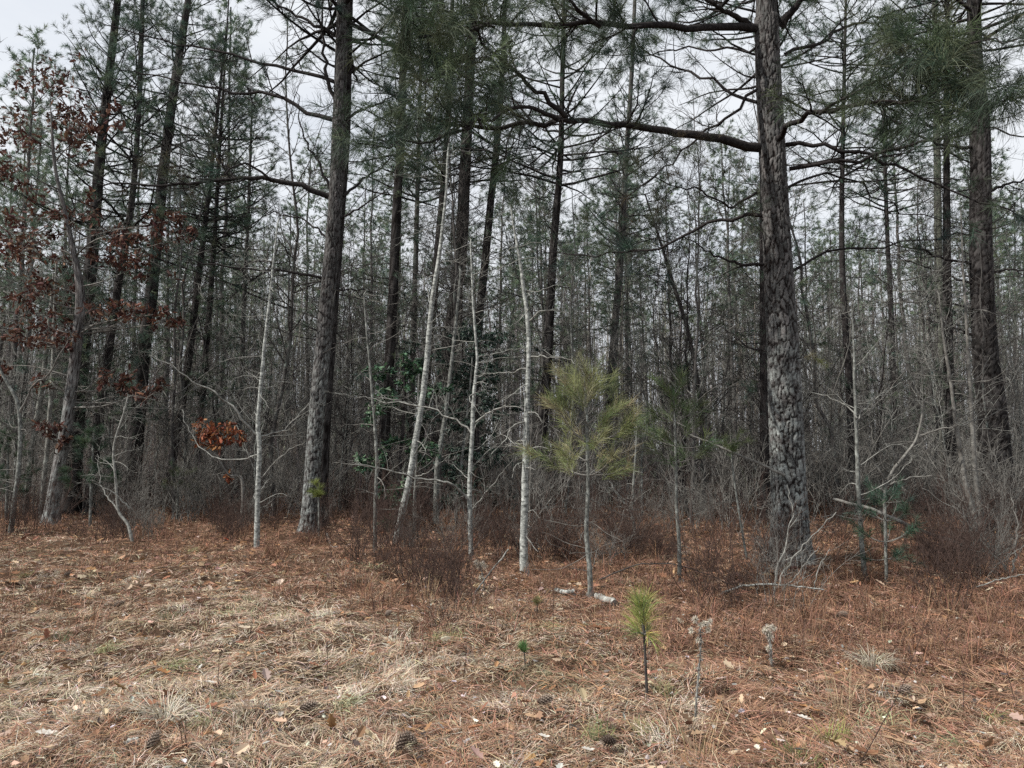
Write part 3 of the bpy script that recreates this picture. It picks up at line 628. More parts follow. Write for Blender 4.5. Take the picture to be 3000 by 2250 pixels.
# ---------------------------------------------------------------- pale saplings at the edge
def sapling(label, pts, bm, brm, limbs=(), nb=26, blen=(.3, 1.0), z0=.5, Y=None, droop=-.02, top=True, name='sapling', cat='sapling', sub=3.0, wander=.16, n=60):
    Y = Y or G(pts[0][0], pts[0][1])[1]; base = np.array([*at(pts[0][0], pts[0][1], Y)[:2], 0]); base[2] = float(H(base[0], base[1]))
    P4 = trunk_from(pts, Y, None, n); P4[1:-1, :2] += np.cumsum(R.normal(0, .0022, (n - 2, 2)), 0); P4[:, :3] -= base
    t = thing(name, label, cat, tuple(base)); mb = MB(); tubes(mb, P4[None, :, :3], P4[None, :, 3], 12, rough=.16 * (R.random((1, n, 12, 1)) - .5)); mb.build('trunk', M[bm], t)
    for lp, d0, d1, w in limbs: limb(t, base, lp, Y, d0, d1, w, 0, mat_=brm, name='branch', sub=3.2, sublen=(.2, .6), twig=4, twlen=(.08, .3), end=.3, minr=.0016)
    if nb:
        zz = P4[:, 2]; i = np.clip(np.searchsorted(zz, R.uniform(z0, zz[-1], nb)), 1, n - 2)
        az = R.uniform(0, 6.28, nb); D = np.column_stack([np.cos(az), np.sin(az), R.uniform(-.1, .6, nb)])
        B = walk(P4[i, :3], D, R.uniform(*blen, nb), 9, wander, droop); BR = np.maximum(taper(np.clip(P4[i, 3] * .35, .003, .009), 9, .3), .0018)
        a = MB(); tubes(a, B, BR, 5); grow(a, None, B, BR, sub=sub, sublen=(.12, .45), twig=3, twlen=(.06, .22), minr=.0016); a.build('branches', M[brm], t)
    return t, base, Y, P4
sapling('white barked sapling with one long forked pale branch, left of the tall straight pine', [(752, 1600, 17), (755, 1480, 15), (762, 1323, 14), (759, 1237, 13), (768, 1120, 11), (779, 1008, 10), (796, 865, 8), (808, 750, 6), (818, 640, 4)], 'white_bark', 'pale_twig',
    [([(757, 1278), (700, 1215), (640, 1160), (560, 1110), (500, 1065), (440, 1040)], 0, -.5, 8), ([(764, 1278), (840, 1250), (910, 1170), (950, 1080)], 0, .4, 5), ([(760, 1330), (700, 1345), (610, 1330), (550, 1250), (535, 1200)], 0, .5, 5), ([(765, 1400), (830, 1330), (900, 1290)], 0, -.3, 4)], 24, (.3, 1.0))
sapling('white barked sapling leaning strongly, mottled trunk, in front of the broad leaved evergreen', [(1160, 1590, 24), (1175, 1510, 21), (1198, 1413, 19), (1222, 1262, 18), (1246, 1100, 17), (1264, 900, 15), (1288, 750, 12), (1305, 600, 9), (1316, 420, 6)], 'white_bark', 'pale_twig',
    [([(1232, 1195), (1150, 1170), (1060, 1165), (980, 1150)], 0, -.4, 5), ([(1205, 1400), (1260, 1380), (1320, 1330)], 0, -.3, 4)], 30, (.4, 1.3))
sapling('second white barked sapling, thin and upright with low fork, right of the leaning one', [(1382, 1640, 15), (1378, 1520, 14), (1377, 1413, 13), (1385, 1262, 12), (1392, 1120, 10), (1397, 1039, 8), (1388, 920, 7), (1384, 800, 5), (1380, 700, 4)], 'white_bark', 'pale_twig',
    [([(1374, 1465), (1320, 1420), (1240, 1405), (1130, 1375), (1040, 1360)], 0, -.5, 8), ([(1382, 1270), (1320, 1220), (1240, 1190), (1140, 1180), (1080, 1165)], 0, .5, 6), ([(1388, 1240), (1430, 1210), (1480, 1190), (1530, 1195)], 0, -.4, 6), ([(1396, 1050), (1430, 1040), (1480, 1030), (1530, 1020)], 0, .4, 5), ([(1380, 1500), (1440, 1420), (1500, 1350)], 0, -.4, 4)], 26, (.3, 1.0))
sapling('brightest white barked sapling, thick pale trunk with curled drooping branchlets at the clearing edge', [(1537, 1690, 28), (1536, 1600, 23), (1538, 1473, 21), (1540, 1350, 19), (1541, 1262, 17), (1545, 1100, 14), (1547, 991, 13), (1540, 900, 12), (1533, 840, 11), (1520, 750, 8), (1508, 680, 6), (1495, 600, 4)], 'white_bark', 'pale_twig',
    [([(1547, 945), (1580, 915), (1630, 910), (1670, 920)], 0, -.3, 6), ([(1541, 1235), (1500, 1250), (1480, 1290), (1440, 1330)], 0, -.3, 6), ([(1543, 1080), (1500, 1090), (1430, 1095), (1390, 1100)], 0, .3, 5), ([(1545, 1045), (1600, 1045), (1660, 1050), (1705, 1080)], 0, -.4, 5), ([(1541, 1210), (1570, 1210), (1590, 1240)], 0, -.2, 5), ([(1537, 1510), (1560, 1495), (1580, 1518)], 0, -.1, 4), ([(1540, 1350), (1510, 1365), (1500, 1400)], 0, -.2, 4)], 26, (.25, .7), droop=-.09, wander=.22)
sapling('narrow grey sapling left of the leaning white one, with broad evergreen leaves around it', [(1098, 1612, 12), (1102, 1480, 11), (1107, 1353, 10), (1100, 1230, 9), (1095, 1172, 8), (1083, 1003, 6), (1075, 850, 4)], 'grey_bark', 'mid_twig', (), 26, (.4, 1.2))
sapling('grey mossy stem behind the leaning and second white saplings', [(1277, 1535, 19), (1279, 1440, 17), (1283, 1353, 16), (1300, 1232, 13), (1318, 1080, 11), (1332, 930, 9), (1345, 780, 6)], 'grey_bark', 'mid_twig', (), 26, (.4, 1.3))
sapling('short thin grey stem just right of the leaning white sapling foot', [(1213, 1562, 10), (1214, 1480, 9), (1217, 1400, 8), (1222, 1250, 6), (1226, 1100, 4)], 'grey_bark', 'mid_twig', (), 14, (.3, .9))
sapling('grey stem with dark bark left of the brightest white sapling', [(1335, 1535, 10), (1338, 1460, 9), (1352, 1330, 8), (1372, 1150, 6), (1385, 1000, 4)], 'grey_bark', 'twig', (), 16, (.3, 1.0))
sapling('slim lichened grey sapling right of the largest pine, foot curving in the straw', [(2540, 1700, 16), (2530, 1640, 14), (2521, 1520, 13), (2514, 1400, 12), (2510, 1292, 10), (2508, 1150, 8), (2506, 1030, 6), (2500, 880, 4)], 'grey_bark', 'pale_twig', [([(2511, 1225), (2480, 1190), (2420, 1160), (2340, 1145)], 0, .4, 5), ([(2510, 1230), (2560, 1170), (2640, 1120)], 0, .3, 4)], 18, (.3, .9))
sapling('left one of the twin thin saplings beside the flared right pine', [(2868, 1600, 16), (2850, 1500, 14), (2828, 1413, 13), (2803, 1262, 11), (2785, 1130, 9), (2762, 990, 7), (2745, 850, 4)], 'mid_twig', 'mid_twig', (), 20, (.4, 1.3))
sapling('right one of the twin thin saplings beside the flared right pine', [(2890, 1594, 18), (2875, 1500, 16), (2863, 1413, 14), (2856, 1290, 12), (2850, 1172, 10), (2838, 960, 8), (2827, 750, 5), (2822, 600, 3)], 'mid_twig', 'mid_twig', (), 22, (.4, 1.3))
sapling('crooked grey sapling with strong right angled bends and one dark arm', [(2594, 1600, 8), (2592, 1500, 8), (2594, 1425, 9), (2616, 1377, 9), (2650, 1335, 8), (2682, 1292, 7), (2698, 1230, 6), (2706, 1172, 5), (2740, 1160, 3)], 'mid_twig', 'mid_twig', [([(2592, 1428), (2586, 1395), (2555, 1345), (2540, 1295)], 0, -.2, 9), ([(2600, 1420), (2650, 1405), (2720, 1395), (2790, 1420)], 0, -.3, 6), ([(2690, 1280), (2780, 1250), (2870, 1230), (2960, 1190)], 0, -.4, 6)], 12, (.3, .9))
sapling('forked young sapling, two pale stems meeting low, right of the yellow green young pine', [(1866, 1600, 10), (1858, 1540, 9), (1850, 1503, 9), (1856, 1400, 7), (1863, 1292, 6), (1868, 1180, 4)], 'grey_bark', 'pale_twig', [([(1850, 1503), (1820, 1460), (1770, 1395), (1735, 1380)], 0, -.3, 7)], 14, (.25, .7))
sapling('low forked pale sapling with long low arms, in front of the small green pine', [(392, 1600, 11), (375, 1540, 9), (345, 1495, 8), (335, 1400, 7), (330, 1310, 6), (355, 1220, 5), (372, 1150, 3)], 'pale_twig', 'pale_twig', [([(380, 1490), (330, 1440), (280, 1420), (270, 1400)], 0, -.3, 6), ([(345, 1495), (300, 1430), (285, 1330)], 0, .3, 5)], 16, (.3, .9))
sapling('dark forked sapling at the far left with grey lower stem', [(30, 1560, 15), (45, 1440, 13), (58, 1330, 12), (60, 1240, 11), (48, 1170, 10), (15, 1110, 8), (-20, 1030, 6)], 'grey_bark', 'mid_twig', [([(55, 1215), (90, 1140), (140, 1090), (200, 1000)], 0, -.3, 8)], 20, (.4, 1.2))
for j, (pts, lab) in enumerate([([(75, 1480, 17), (95, 1300, 16), (120, 1150, 14), (140, 980, 12), (158, 800, 8)], 'leftmost pale grey leaning stem behind the oak'), ([(120, 1480, 15), (140, 1300, 13), (152, 1150, 12), (160, 950, 9), (168, 750, 6)], 'middle pale grey stem behind the oak'), ([(150, 1500, 13), (168, 1350, 13), (192, 1200, 11), (212, 1050, 9), (225, 850, 6)], 'pale leaning stem touching the oak trunk')]):
    sapling(lab, pts, 'oak_bark', 'mid_twig', (), 18, (.4, 1.4), Y=20. - j)

# ---------------------------------------------------------------- oak that keeps its rust leaves
def oak_leaves(mb, c, rad, n, cols=OAK, size=(.10, .165)):
    p = c + R.normal(0, 1, (n, 3)) * np.array(rad); f = R.normal(size=(n, 3)); f[:, 2] -= .6
    L = R.uniform(*size, n); leaf_cards(mb, p, f, R.normal(size=(n, 3)), L, L * R.uniform(.4, .65, n), R.uniform(-.3, .5, n), tint(n, cols, .22))
pts = [(148, 1535, 48), (158, 1460, 38), (180, 1330, 34), (195, 1250, 33), (212, 1120, 31), (228, 980, 29), (236, 880, 26), (228, 800, 20), (212, 720, 15), (190, 620, 12), (160, 480, 9), (150, 330, 6)]
YO = G(148, 1540)[1]; base = np.array([*at(148, 1540, YO)[:2], 0]); base[2] = float(H(base[0], base[1]))
t = thing('oak_tree', 'grey barked oak with clusters of rust brown leaves still hanging', 'tree', tuple(base))
P4 = trunk_from(pts, YO, None, 90); P4[:, :3] -= base; P4[:, 3] *= 1 + .4 * np.exp(-np.clip(P4[:, 2], 0, 9) / .15)
mb = MB(); bark_trunk(mb, P4, 40, .08, 9, 6, 31, 2.2); mb.build('trunk', M['pine_bark'], t)
clusters = [  # px, py, spread px, leaves, depth offset
 (150, 240, 70, 130, 0), (210, 330, 75, 150, .4), (90, 370, 80, 120, .2), (260, 380, 60, 110, -.2), (40, 360, 60, 80, -.3), (320, 310, 30, 40, .3), (230, 430, 40, 50, 0),
 (30, 480, 50, 70, -.4), (70, 540, 50, 60, -.3), (150, 600, 60, 70, .2), (60, 640, 50, 50, .4), (40, 700, 70, 120, -.4), (120, 730, 70, 120, 0), (200, 640, 45, 60, .2), (270, 600, 45, 50, -.2),
 (330, 700, 60, 80, .2), (400, 680, 55, 90, -.3), (470, 670, 50, 80, 0), (530, 640, 40, 50, .2), (440, 740, 55, 70, .3), (380, 790, 45, 60, -.1), (300, 760, 50, 60, .2), (560, 680, 30, 30, 0),
 (60, 850, 60, 90, -.3), (140, 830, 60, 80, .1), (220, 850, 50, 60, .3), (90, 930, 50, 70, -.2), (170, 960, 60, 90, .1), (40, 990, 50, 60, .2), (200, 1010, 40, 50, -.1), (110, 1000, 40, 50, .2),
 (320, 915, 50, 70, -.3), (400, 910, 50, 70, -.2), (470, 920, 35, 50, -.1), (530, 940, 25, 30, 0), (280, 900, 40, 40, .2), (300, 1100, 35, 45, -.2), (360, 1110, 40, 50, 0), (430, 1140, 40, 70, -.2), (470, 1130, 20, 25, -.1), (400, 1160, 30, 30, .1),
 (150, 1255, 30, 60, -.3), (170, 1290, 15, 20, -.3), (145, 1110, 20, 25, -.2), (20, 1070, 30, 35, .2)]
lv = MB(); bw = MB(); seeds = []
for (cx, cy, s, nn, dd) in clusters:
    c = at(cx, cy, YO + dd * 2) - base; sm = s * YO / F
    for _ in range(max(3, nn // 10)):
        oak_leaves(lv, c + R.normal(0, sm * .55, 3) * np.array([1, 1, .8]), (sm * .22, sm * .22, sm * .18), 11)
    z = P4[:, 2]; j = int(np.argmin(np.abs(z - min(c[2] - .35, z[-1] - .1)))); S = P4[j, :3]
    mid = (S + c) / 2 + np.array([0, 0, -.05]) + R.normal(0, .1, 3)
    Q = catmull([S, mid, c], 10); rad = taper(min(.022, P4[j, 3] * .6), 10, .25); tubes(bw, Q[None], rad, 5)
    grow(bw, None, Q[None], rad, sub=4, sublen=(.25, .7), twig=4, twlen=(.1, .3), minr=.002)
o = bw.build('branches', M['mid_twig'], t); lv.build('leaves', M['leaf'], o, smooth=False)

# low oak sprig with rust leaves near the white sapling
def sprig(label, pts, Y, cl, cols=OAK, n0=26):
    base = np.array([*at(pts[0][0], pts[0][1], Y)[:2], 0]); base[2] = float(H(base[0], base[1])); t = thing('oak_sapling', label, 'sapling', tuple(base))
    P4 = trunk_from(pts, Y, None, 40); P4[:, :3] -= base; a = MB(); tubes(a, P4[None, :, :3], P4[None, :, 3], 7)
    grow(a, None, P4[None, :, :3], P4[None, :, 3], sub=3, sublen=(.2, .6), twig=3, t0=.3, minr=.0018); a.build('trunk', M['mid_twig'], t)
    b = MB(); lv = MB()
    for cx, cy, s, nn in cl:
        c = at(cx, cy, Y) - base; sm = s * Y / F; S = P4[int(R.integers(20, 40)), :3]; Q = catmull([S, (S + c) / 2 + R.normal(0, .04, 3), c], 8); rd = taper(.006, 8, .3); tubes(b, Q[None], rd, 4); grow(b, None, Q[None], rd, sub=4, sublen=(.1, .3), twig=2, minr=.0016)
        for _ in range(max(2, nn // 8)): oak_leaves(lv, c + R.normal(0, sm * .6, 3), (sm * .25,) * 3, 9, cols, (.11, .17))
    o = b.build('branches', M['mid_twig'], t); lv.build('leaves', M['leaf'], o, smooth=False)
RUST = [(.19, .062, .032), (.24, .085, .042), (.13, .045, .028), (.28, .13, .06)]
sprig('small dark oak sapling holding a cluster of bright rust leaves beside the forked white sapling', [(708, 1530, 13), (712, 1460, 11), (706, 1400, 9), (670, 1390, 7), (640, 1340, 5), (620, 1280, 4)], 17.5,
      [(600, 1270, 24, 50), (635, 1255, 26, 60), (660, 1280, 24, 50), (625, 1300, 24, 40), (700, 1285, 14, 24), (590, 1245, 14, 16), (668, 1395, 6, 8)], RUST)

# ---------------------------------------------------------------- broad leaved evergreens
def evergreen(label, stem, Y, cl, cols, size, per, name='holly_shrub', wl=.5):
    base = np.array([*at(stem[0][0], stem[0][1], Y)[:2], 0]); base[2] = float(H(base[0], base[1])); t = thing(name, label, 'shrub', tuple(base))
    P4 = trunk_from(stem, Y, None, 40); P4[:, :3] -= base; a = MB(); tubes(a, P4[None, :, :3], P4[None, :, 3], 8); a.build('stem', M['dark_bark'], t)
    b = MB(); lv = MB(); z = P4[:, 2]
    for cx, cy, s, nn, dd in cl:
        c = at(cx + R.normal(0, 8), cy + R.normal(0, 10), Y + dd) - base; sm = s * R.uniform(.8, 1.5) * Y / F; j = int(np.argmin(np.abs(z - min(c[2] - .15, z[-1] - .05)))); S = P4[j, :3]
        Q = catmull([S, (S + c) / 2 + R.normal(0, .06, 3), c], 9); rd = taper(.009, 9, .3); tubes(b, Q[None], rd, 4)
        P2 = walk(np.repeat(c[None], nn, 0) + R.normal(0, sm * .25, (nn, 3)), R.normal(size=(nn, 3)) * np.array([1.3, 1, .45]), sm * R.uniform(.5, 1.1, nn), 4, .1, 0); tubes(b, P2, taper(np.full(nn, .003), 4, .5), 3)
        pi, tt, pos, tan, _ = pick(P2, taper(np.full(nn, .003), 4, .5), per, .2, 1)
        f = side(tan, R.uniform(.4, 1.4, len(pi)), R, .3); f[:, 2] -= R.uniform(.1, .9, len(pi)); L = R.uniform(*size, len(pi))
        u = R.normal(0, .35, (len(pi), 3)); u[:, 2] += 1; leaf_cards(lv, pos, f, u, L, L * wl, R.uniform(-.3, .05, len(pi)), tint(len(pi), cols, .2), False)
    o = b.build('branches', M['twig'], t); lv.build('leaves', M['gloss_leaf'], o, smooth=False)
BROAD = [(.045, .105, .055), (.035, .08, .048), (.075, .145, .075), (.028, .06, .04), (.10, .16, .09)]
evergreen('broad leaved evergreen with glossy green drooping leaf sprays behind the leaning white sapling', [(1165, 1530, 12), (1170, 1400, 11), (1180, 1250, 10), (1185, 1120, 8), (1180, 1040, 5)], 15.6,
    [(1090, 1075, 26, 10, 0), (1130, 1090, 26, 8, .2), (1210, 1060, 30, 12, 0), (1240, 1055, 20, 8, .2), (1180, 1115, 28, 8, 0), (1110, 1160, 30, 12, -.2), (1150, 1180, 30, 12, 0), (1110, 1215, 24, 10, -.2), (1075, 1235, 16, 6, -.2), (1230, 1110, 24, 8, .2), (1240, 1150, 22, 8, 0), (1290, 1150, 24, 8, .2), (1160, 1300, 28, 10, 0), (1200, 1310, 24, 9, 0), (1080, 1350, 28, 12, -.3), (1060, 1355, 16, 6, -.3), (1120, 1320, 22, 8, 0), (1240, 1345, 28, 12, 0), (1280, 1310, 20, 6, 0), (1140, 1430, 18, 7, -.2), (1155, 1460, 26, 12, -.3), (1170, 1400, 18, 6, -.2), (1250, 1310, 20, 8, 0), (1130, 1535, 22, 6, -.2), (1170, 1530, 20, 6, .2)], BROAD, (.065, .125), 15)
rs = np.random.default_rng(19)
cl = []
for _ in range(95):
    a, b = rs.uniform(0, 1), rs.random(); cx = 1385 + rs.normal(0, 62) * (1.1 - .4 * a); cy = 960 + a * 520
    cl.append((cx, cy, 26, 9, rs.normal(0, .5)))
evergreen('dark dense small leaved holly in the shade between the second and brightest white saplings', [(1400, 1505, 16), (1398, 1300, 14), (1392, 1100, 10), (1385, 950, 6)], 18.5, cl, [(.025, .05, .036), (.035, .065, .045), (.02, .04, .03), (.07, .10, .085)], (.06, .10), 13)

# ---------------------------------------------------------------- young pines
def young_pine(label, stem, Y, whorls, cols, L=.15, K=60, w=.0032, name='young_pine', bm='grey_bark', twl=(.1, .3), cat='tree', spread=(.25, 1.1), back=.14, dead=0):
    base = np.array([*at(stem[0][0], stem[0][1], Y)[:2], 0]); base[2] = float(H(base[0], base[1])); t = thing(name, label, cat, tuple(base))
    P4 = trunk_from(stem, Y, None, 50); P4[:, :3] -= base; mb = MB(); tubes(mb, P4[None, :, :3], P4[None, :, 3], 10, rough=.15 * (R.random((1, 50, 10, 1)) - .5)); mb.build('trunk', M[bm], t)
    a = MB(); b = MB(); z = P4[:, 2]; tips = [P4[-1:, :3]]; ds = [np.array([[0, 0, 1.]])]
    for py, cnt, ln, up in whorls:
        zc = at(stem[-1][0], py, Y)[2] - base[2]; j = int(np.clip(np.searchsorted(z, zc), 1, 49)); az = R.uniform(0, 6.28) + np.arange(cnt) * 6.28 / cnt + R.normal(0, .3, cnt)
        D = np.column_stack([np.cos(az), np.sin(az), np.full(cnt, up) + R.normal(0, .15, cnt)])
        B = walk(np.repeat(P4[j:j + 1, :3], cnt, 0), D, ln * R.uniform(.7, 1.15, cnt), 8, .08, .09); BR = np.maximum(taper(np.full(cnt, .006), 8, .4), .0022); tubes(a, B, BR, 5)
        per = max(1, int(round(ln * 5))); pi, tt, pos, tan, _ = pick(B, BR, per, .35, .95); B2 = walk(pos, side(tan, R.uniform(.5, .9, len(pi)), R, .4), R.uniform(*twl, len(pi)), 5, .08, .12); tubes(a, B2, taper(np.full(len(pi), .003), 5, .6), 4)
        tips += [B[:, -1], B[:, -2], B2[:, -1]]; ds += [nrm(B[:, -1] - B[:, -2]), nrm(B[:, -2] - B[:, -3]), nrm(B2[:, -1] - B2[:, -2])]
    if dead:
        zz = R.uniform(.25, z[-1] * .5, dead); i = np.clip(np.searchsorted(z, zz), 1, 48); az = R.uniform(0, 6.28, dead); B = walk(P4[i, :3], np.column_stack([np.cos(az), np.sin(az), R.normal(0, .25, dead)]), R.uniform(.2, .7, dead), 7, .14, -.01); BR = taper(np.full(dead, .004), 7, .4); tubes(a, B, BR, 4); grow(a, None, B, BR, sub=3, sublen=(.08, .25), twig=2, minr=.0014)
    tips = np.concatenate(tips); ds = np.concatenate(ds); needle_tufts(b, tips, ds, K, L, w, cols, spread, back, 2, .12)
    o = a.build('branches', M['mid_twig'], t); b.build('needles', M['needle'], o, smooth=False)
yY = G(1730, 1757)[1]
young_pine('bushy yellow green young pine on a bare lower stem, right of the brightest white sapling', [(1731, 1757, 17), (1728, 1680, 15), (1718, 1560, 13), (1722, 1450, 12), (1721, 1300, 10), (1718, 1200, 8), (1712, 1115, 5)], yY,
    [(1150, 4, .3, .9), (1200, 5, .45, .6), (1250, 5, .62, .4), (1305, 6, .75, .25), (1350, 6, .75, .1), (1395, 5, .6, -.1)], YOUNG, .18, 34, .0033, spread=(.15, .95), back=.2, dead=14)
young_pine('darker green young pine with open tufts on a thin stem beside the bushy one', [(1990, 1705, 13), (1990, 1600, 11), (1982, 1480, 9), (1980, 1350, 8), (1976, 1220, 6), (1972, 1150, 4)], G(1990, 1705)[1],
    [(1170, 4, .25, .7), (1240, 5, .45, .3), (1310, 5, .55, .1), (1365, 4, .5, 0)], [(.10, .15, .07), (.14, .17, .07), (.085, .125, .06)], .19, 30, .0033, spread=(.15, .95), back=.2, dead=8)
young_pine('thin little pine with two green tufts at the end of the long grey fallen branch', [(2190, 1600, 7), (2165, 1500, 6), (2150, 1400, 6), (2142, 1320, 4)], 11.5, [(1325, 3, .14, .6)], [(.075, .115, .05), (.10, .125, .05)], .15, 50, .0034, dead=3)
young_pine('small blue green pine seedling below the crooked grey sapling', [(2597, 1712, 9), (2596, 1650, 9), (2594, 1560, 8), (2594, 1500, 6), (2592, 1460, 4)], G(2597, 1712)[1], [(1480, 4, .25, .5), (1530, 5, .4, .2), (1590, 5, .5, .0), (1640, 3, .3, -.1)], [(.045, .085, .06), (.06, .10, .06), (.035, .07, .05)], .11, 46, .0034)
young_pine('soft green small pine leaning out right of the oak trunk, low branches', [(268, 1470, 9), (268, 1400, 8), (272, 1320, 6), (276, 1255, 4)], 17.3, [(1290, 4, .3, .5), (1330, 5, .45, .2), (1380, 5, .6, .05), (1420, 5, .6, -.1)], [(.05, .085, .055), (.065, .10, .058), (.04, .07, .05)], .15, 60, .005)
young_pine('soft green small pine at the far left edge of the clearing', [(20, 1500, 9), (22, 1400, 8), (24, 1300, 5)], 19., [(1310, 4, .35, .5), (1350, 5, .5, .2), (1400, 5, .6, .0), (1440, 4, .5, -.1)], [(.05, .085, .055), (.065, .10, .058)], .15, 60, .005)
young_pine('tiny yellow green pine tuft at the foot of the tall straight pine', [(935, 1560, 6), (934, 1500, 5), (933, 1452, 4)], 15.0, [(1456, 3, .06, .8)], [(.20, .24, .07), (.14, .18, .06)], .17, 60, .005, back=.05)
young_pine('faint small pine in the dim brush beyond the low forked pale sapling', [(520, 1490, 7), (522, 1430, 6), (525, 1390, 4)], 19.5, [(1400, 4, .3, .4), (1440, 4, .45, .1)], [(.06, .085, .05), (.09, .10, .05)], .14, 40, .005)
# seedlings standing in the grass
SY = [(.30, .34, .10), (.38, .37, .13), (.20, .25, .09)]
young_pine('bright yellow green pine seedling on a dark bare stem in the foreground grass', [(1897, 2050, 9), (1893, 1980, 8), (1888, 1880, 7), (1884, 1820, 7), (1880, 1770, 5)], G(1897, 2050)[1], [(1790, 3, .05, 1.1), (1825, 4, .06, .8), (1860, 5, .07, .4)], SY, .17, 15, .0028, 'pine_seedling', 'twig', (.03, .06), 'seedling', (.15, .8), .06)
young_pine('tiny green pine seedling with narrow upright needles in the foreground grass', [(1540, 1952, 5), (1537, 1925, 4), (1535, 1905, 3)], G(1540, 1952)[1], [(1912, 3, .03, 1.2)], [(.10, .20, .07), (.14, .22, .08)], .075, 30, .0024, 'pine_seedling', 'twig', (.02, .03), 'seedling', (.1, .5), .03)
young_pine('small yellowish seedling tuft behind the short white log', [(1574, 1815, 4), (1574, 1790, 4), (1573, 1768, 3)], G(1574, 1815)[1], [(1772, 3, .03, 1.)], [(.2, .2, .08), (.16, .17, .07)], .08, 26, .0026, 'pine_seedling', 'twig', (.02, .03), 'seedling', (.2, .9), .03)

# ---------------------------------------------------------------- brush: low leafless shrubs
BR = []
for s in range(6):
    r = np.random.default_rng(700 + s); a = MB(); n = [22, 16, 30, 12, 20, 26][s]; h = [.8, 1.1, .6, 1.3, .7, .9][s]
    S = np.column_stack([r.normal(0, .14, n), r.normal(0, .14, n), np.full(n, -.04)]); D = np.column_stack([r.normal(0, .32, n), r.normal(0, .32, n), np.ones(n)])
    P = walk(S, D, h * r.uniform(.6, 1.15, n), 8, .10, .02, r); Rd = taper(np.full(n, .0042), 8, .35); tubes(a, P, Rd, 4)
    grow(a, None, P, Rd, sub=9, sublen=(.12, .35), twig=3, twlen=(.05, .16), t0=.25, r=r, minr=.0015, ang=(.4, .9))
    BR.append((a.mesh('brush_shrub', M['brush']), a.mesh('brush_shrub', M['mid_twig'])))
rs = np.random.default_rng(29)
def brush(px, py, v, s, pale=0, label=None, group=None):
    p = G(px, py); o = link('brush_shrub', BR[v][pale], None, tuple(p)); o.rotation_euler = (0, 0, rs.uniform(0, 6.28)); o.scale = (s, s, s * rs.uniform(.8, 1.15)); tag(o, label or 'low leafless reddish brown shrub among many alike under the trees', 'shrub', group or 'leafless shrubs under the trees')
for px, py, v, s, lab in [(1275, 1745, 2, 1.25, 'dense dark red twiggy shrub in front of the leaning white sapling'), (1215, 1720, 0, 1.1, 'wide bare red shrub left of the dense dark red one'), (1120, 1700, 4, .9, 'bare red shrub at the foot of the narrow grey sapling'), (1330, 1765, 5, 1.0, 'bare red shrub in front of the second white sapling'), (2135, 1790, 1, 1.0, 'tall bare brown shrub left of the largest pine foot'), (2095, 1800, 3, 1.0, 'sparse upright brown shrub by the arched fallen branch'), (2770, 1790, 0, 1.0, 'bare brown shrub in the straw, right of the slim lichened sapling'), (2290, 1780, 3, .9, 'bare pale shrub growing right in front of the largest pine'), (1305, 1860, 3, .5, 'small dark stemmed shrub in the grass before the bright white sapling')]:
    brush(px, py, v, s, 1 if 'pale' in lab else 0, lab, 'bare shrubs at the clearing edge')
for _ in range(175):
    py = 1465 + 250 * rs.random() ** 1.25; px = rs.uniform(-20, 3020)
    if py > 1600 and px < 1050: continue
    if py > 1660 and px < 2000: py -= 60
    brush(px, py, int(rs.integers(0, 6)), rs.uniform(.7, 1.25), int(rs.random() < .2))

for _ in range(105):
    Yq = rs.uniform(15.5, 34); px = rs.uniform(700, 3050) if rs.random() < .75 else rs.uniform(-30, 900); x = (px - 1500) / F * Yq
    if px < 900 and Yq < 19: Yq += 5; x = (px - 1500) / F * Yq
    o = link('thicket_shrub', BR[int(rs.integers(0, 6))][1], None, (x, Yq, float(H(x, Yq)))); o.rotation_euler = (0, 0, rs.uniform(0, 6.28)); q = rs.uniform(1.6, 3.0); o.scale = (q * rs.uniform(.9, 1.4), q, q)
    tag(o, 'tall grey twiggy thicket shrub among many alike between the tree trunks', 'shrub', 'tall thicket shrubs between the trunks')
ug = MB(); nf = 15000; Yq = 21 + 45 * rs.random(nf) ** 1.2; X = rs.uniform(-.76, .76, nf) * Yq
kk = rs.random(nf) < .25 + 1.1 * vn(X * .35, Yq * .35, 71); X, Yq = X[kk], Yq[kk]; nf = len(X)
P = walk(np.column_stack([X, Yq, H(X, Yq) - .03]), np.column_stack([rs.normal(0, .3, nf), rs.normal(0, .3, nf), np.ones(nf)]), rs.uniform(.5, 2.6, nf), 6, .12, .02, rs); Rd = taper(rs.uniform(.004, .011, nf), 6, .4)
gcol = tint(nf, [(.13, .115, .105), (.19, .175, .16), (.11, .08, .07), (.26, .25, .23)], .2, rs); tubes(ug, P, Rd, 3, gcol)
pi, t, pos, tan, rad = pick(P, Rd, 4, .2, 1, rs); B = walk(pos, side(tan, rs.uniform(.4, 1.1, len(pi)), rs), rs.uniform(.2, .9, len(pi)), 4, .14, .04, rs); tubes(ug, B, taper(np.full(len(pi), .0045), 4, .6), 3, gcol[pi])
tag(ug.build('undergrowth', M['litter']), 'grey brown tangle of twigs and canes low between the far trunks', 'undergrowth', kind='stuff')

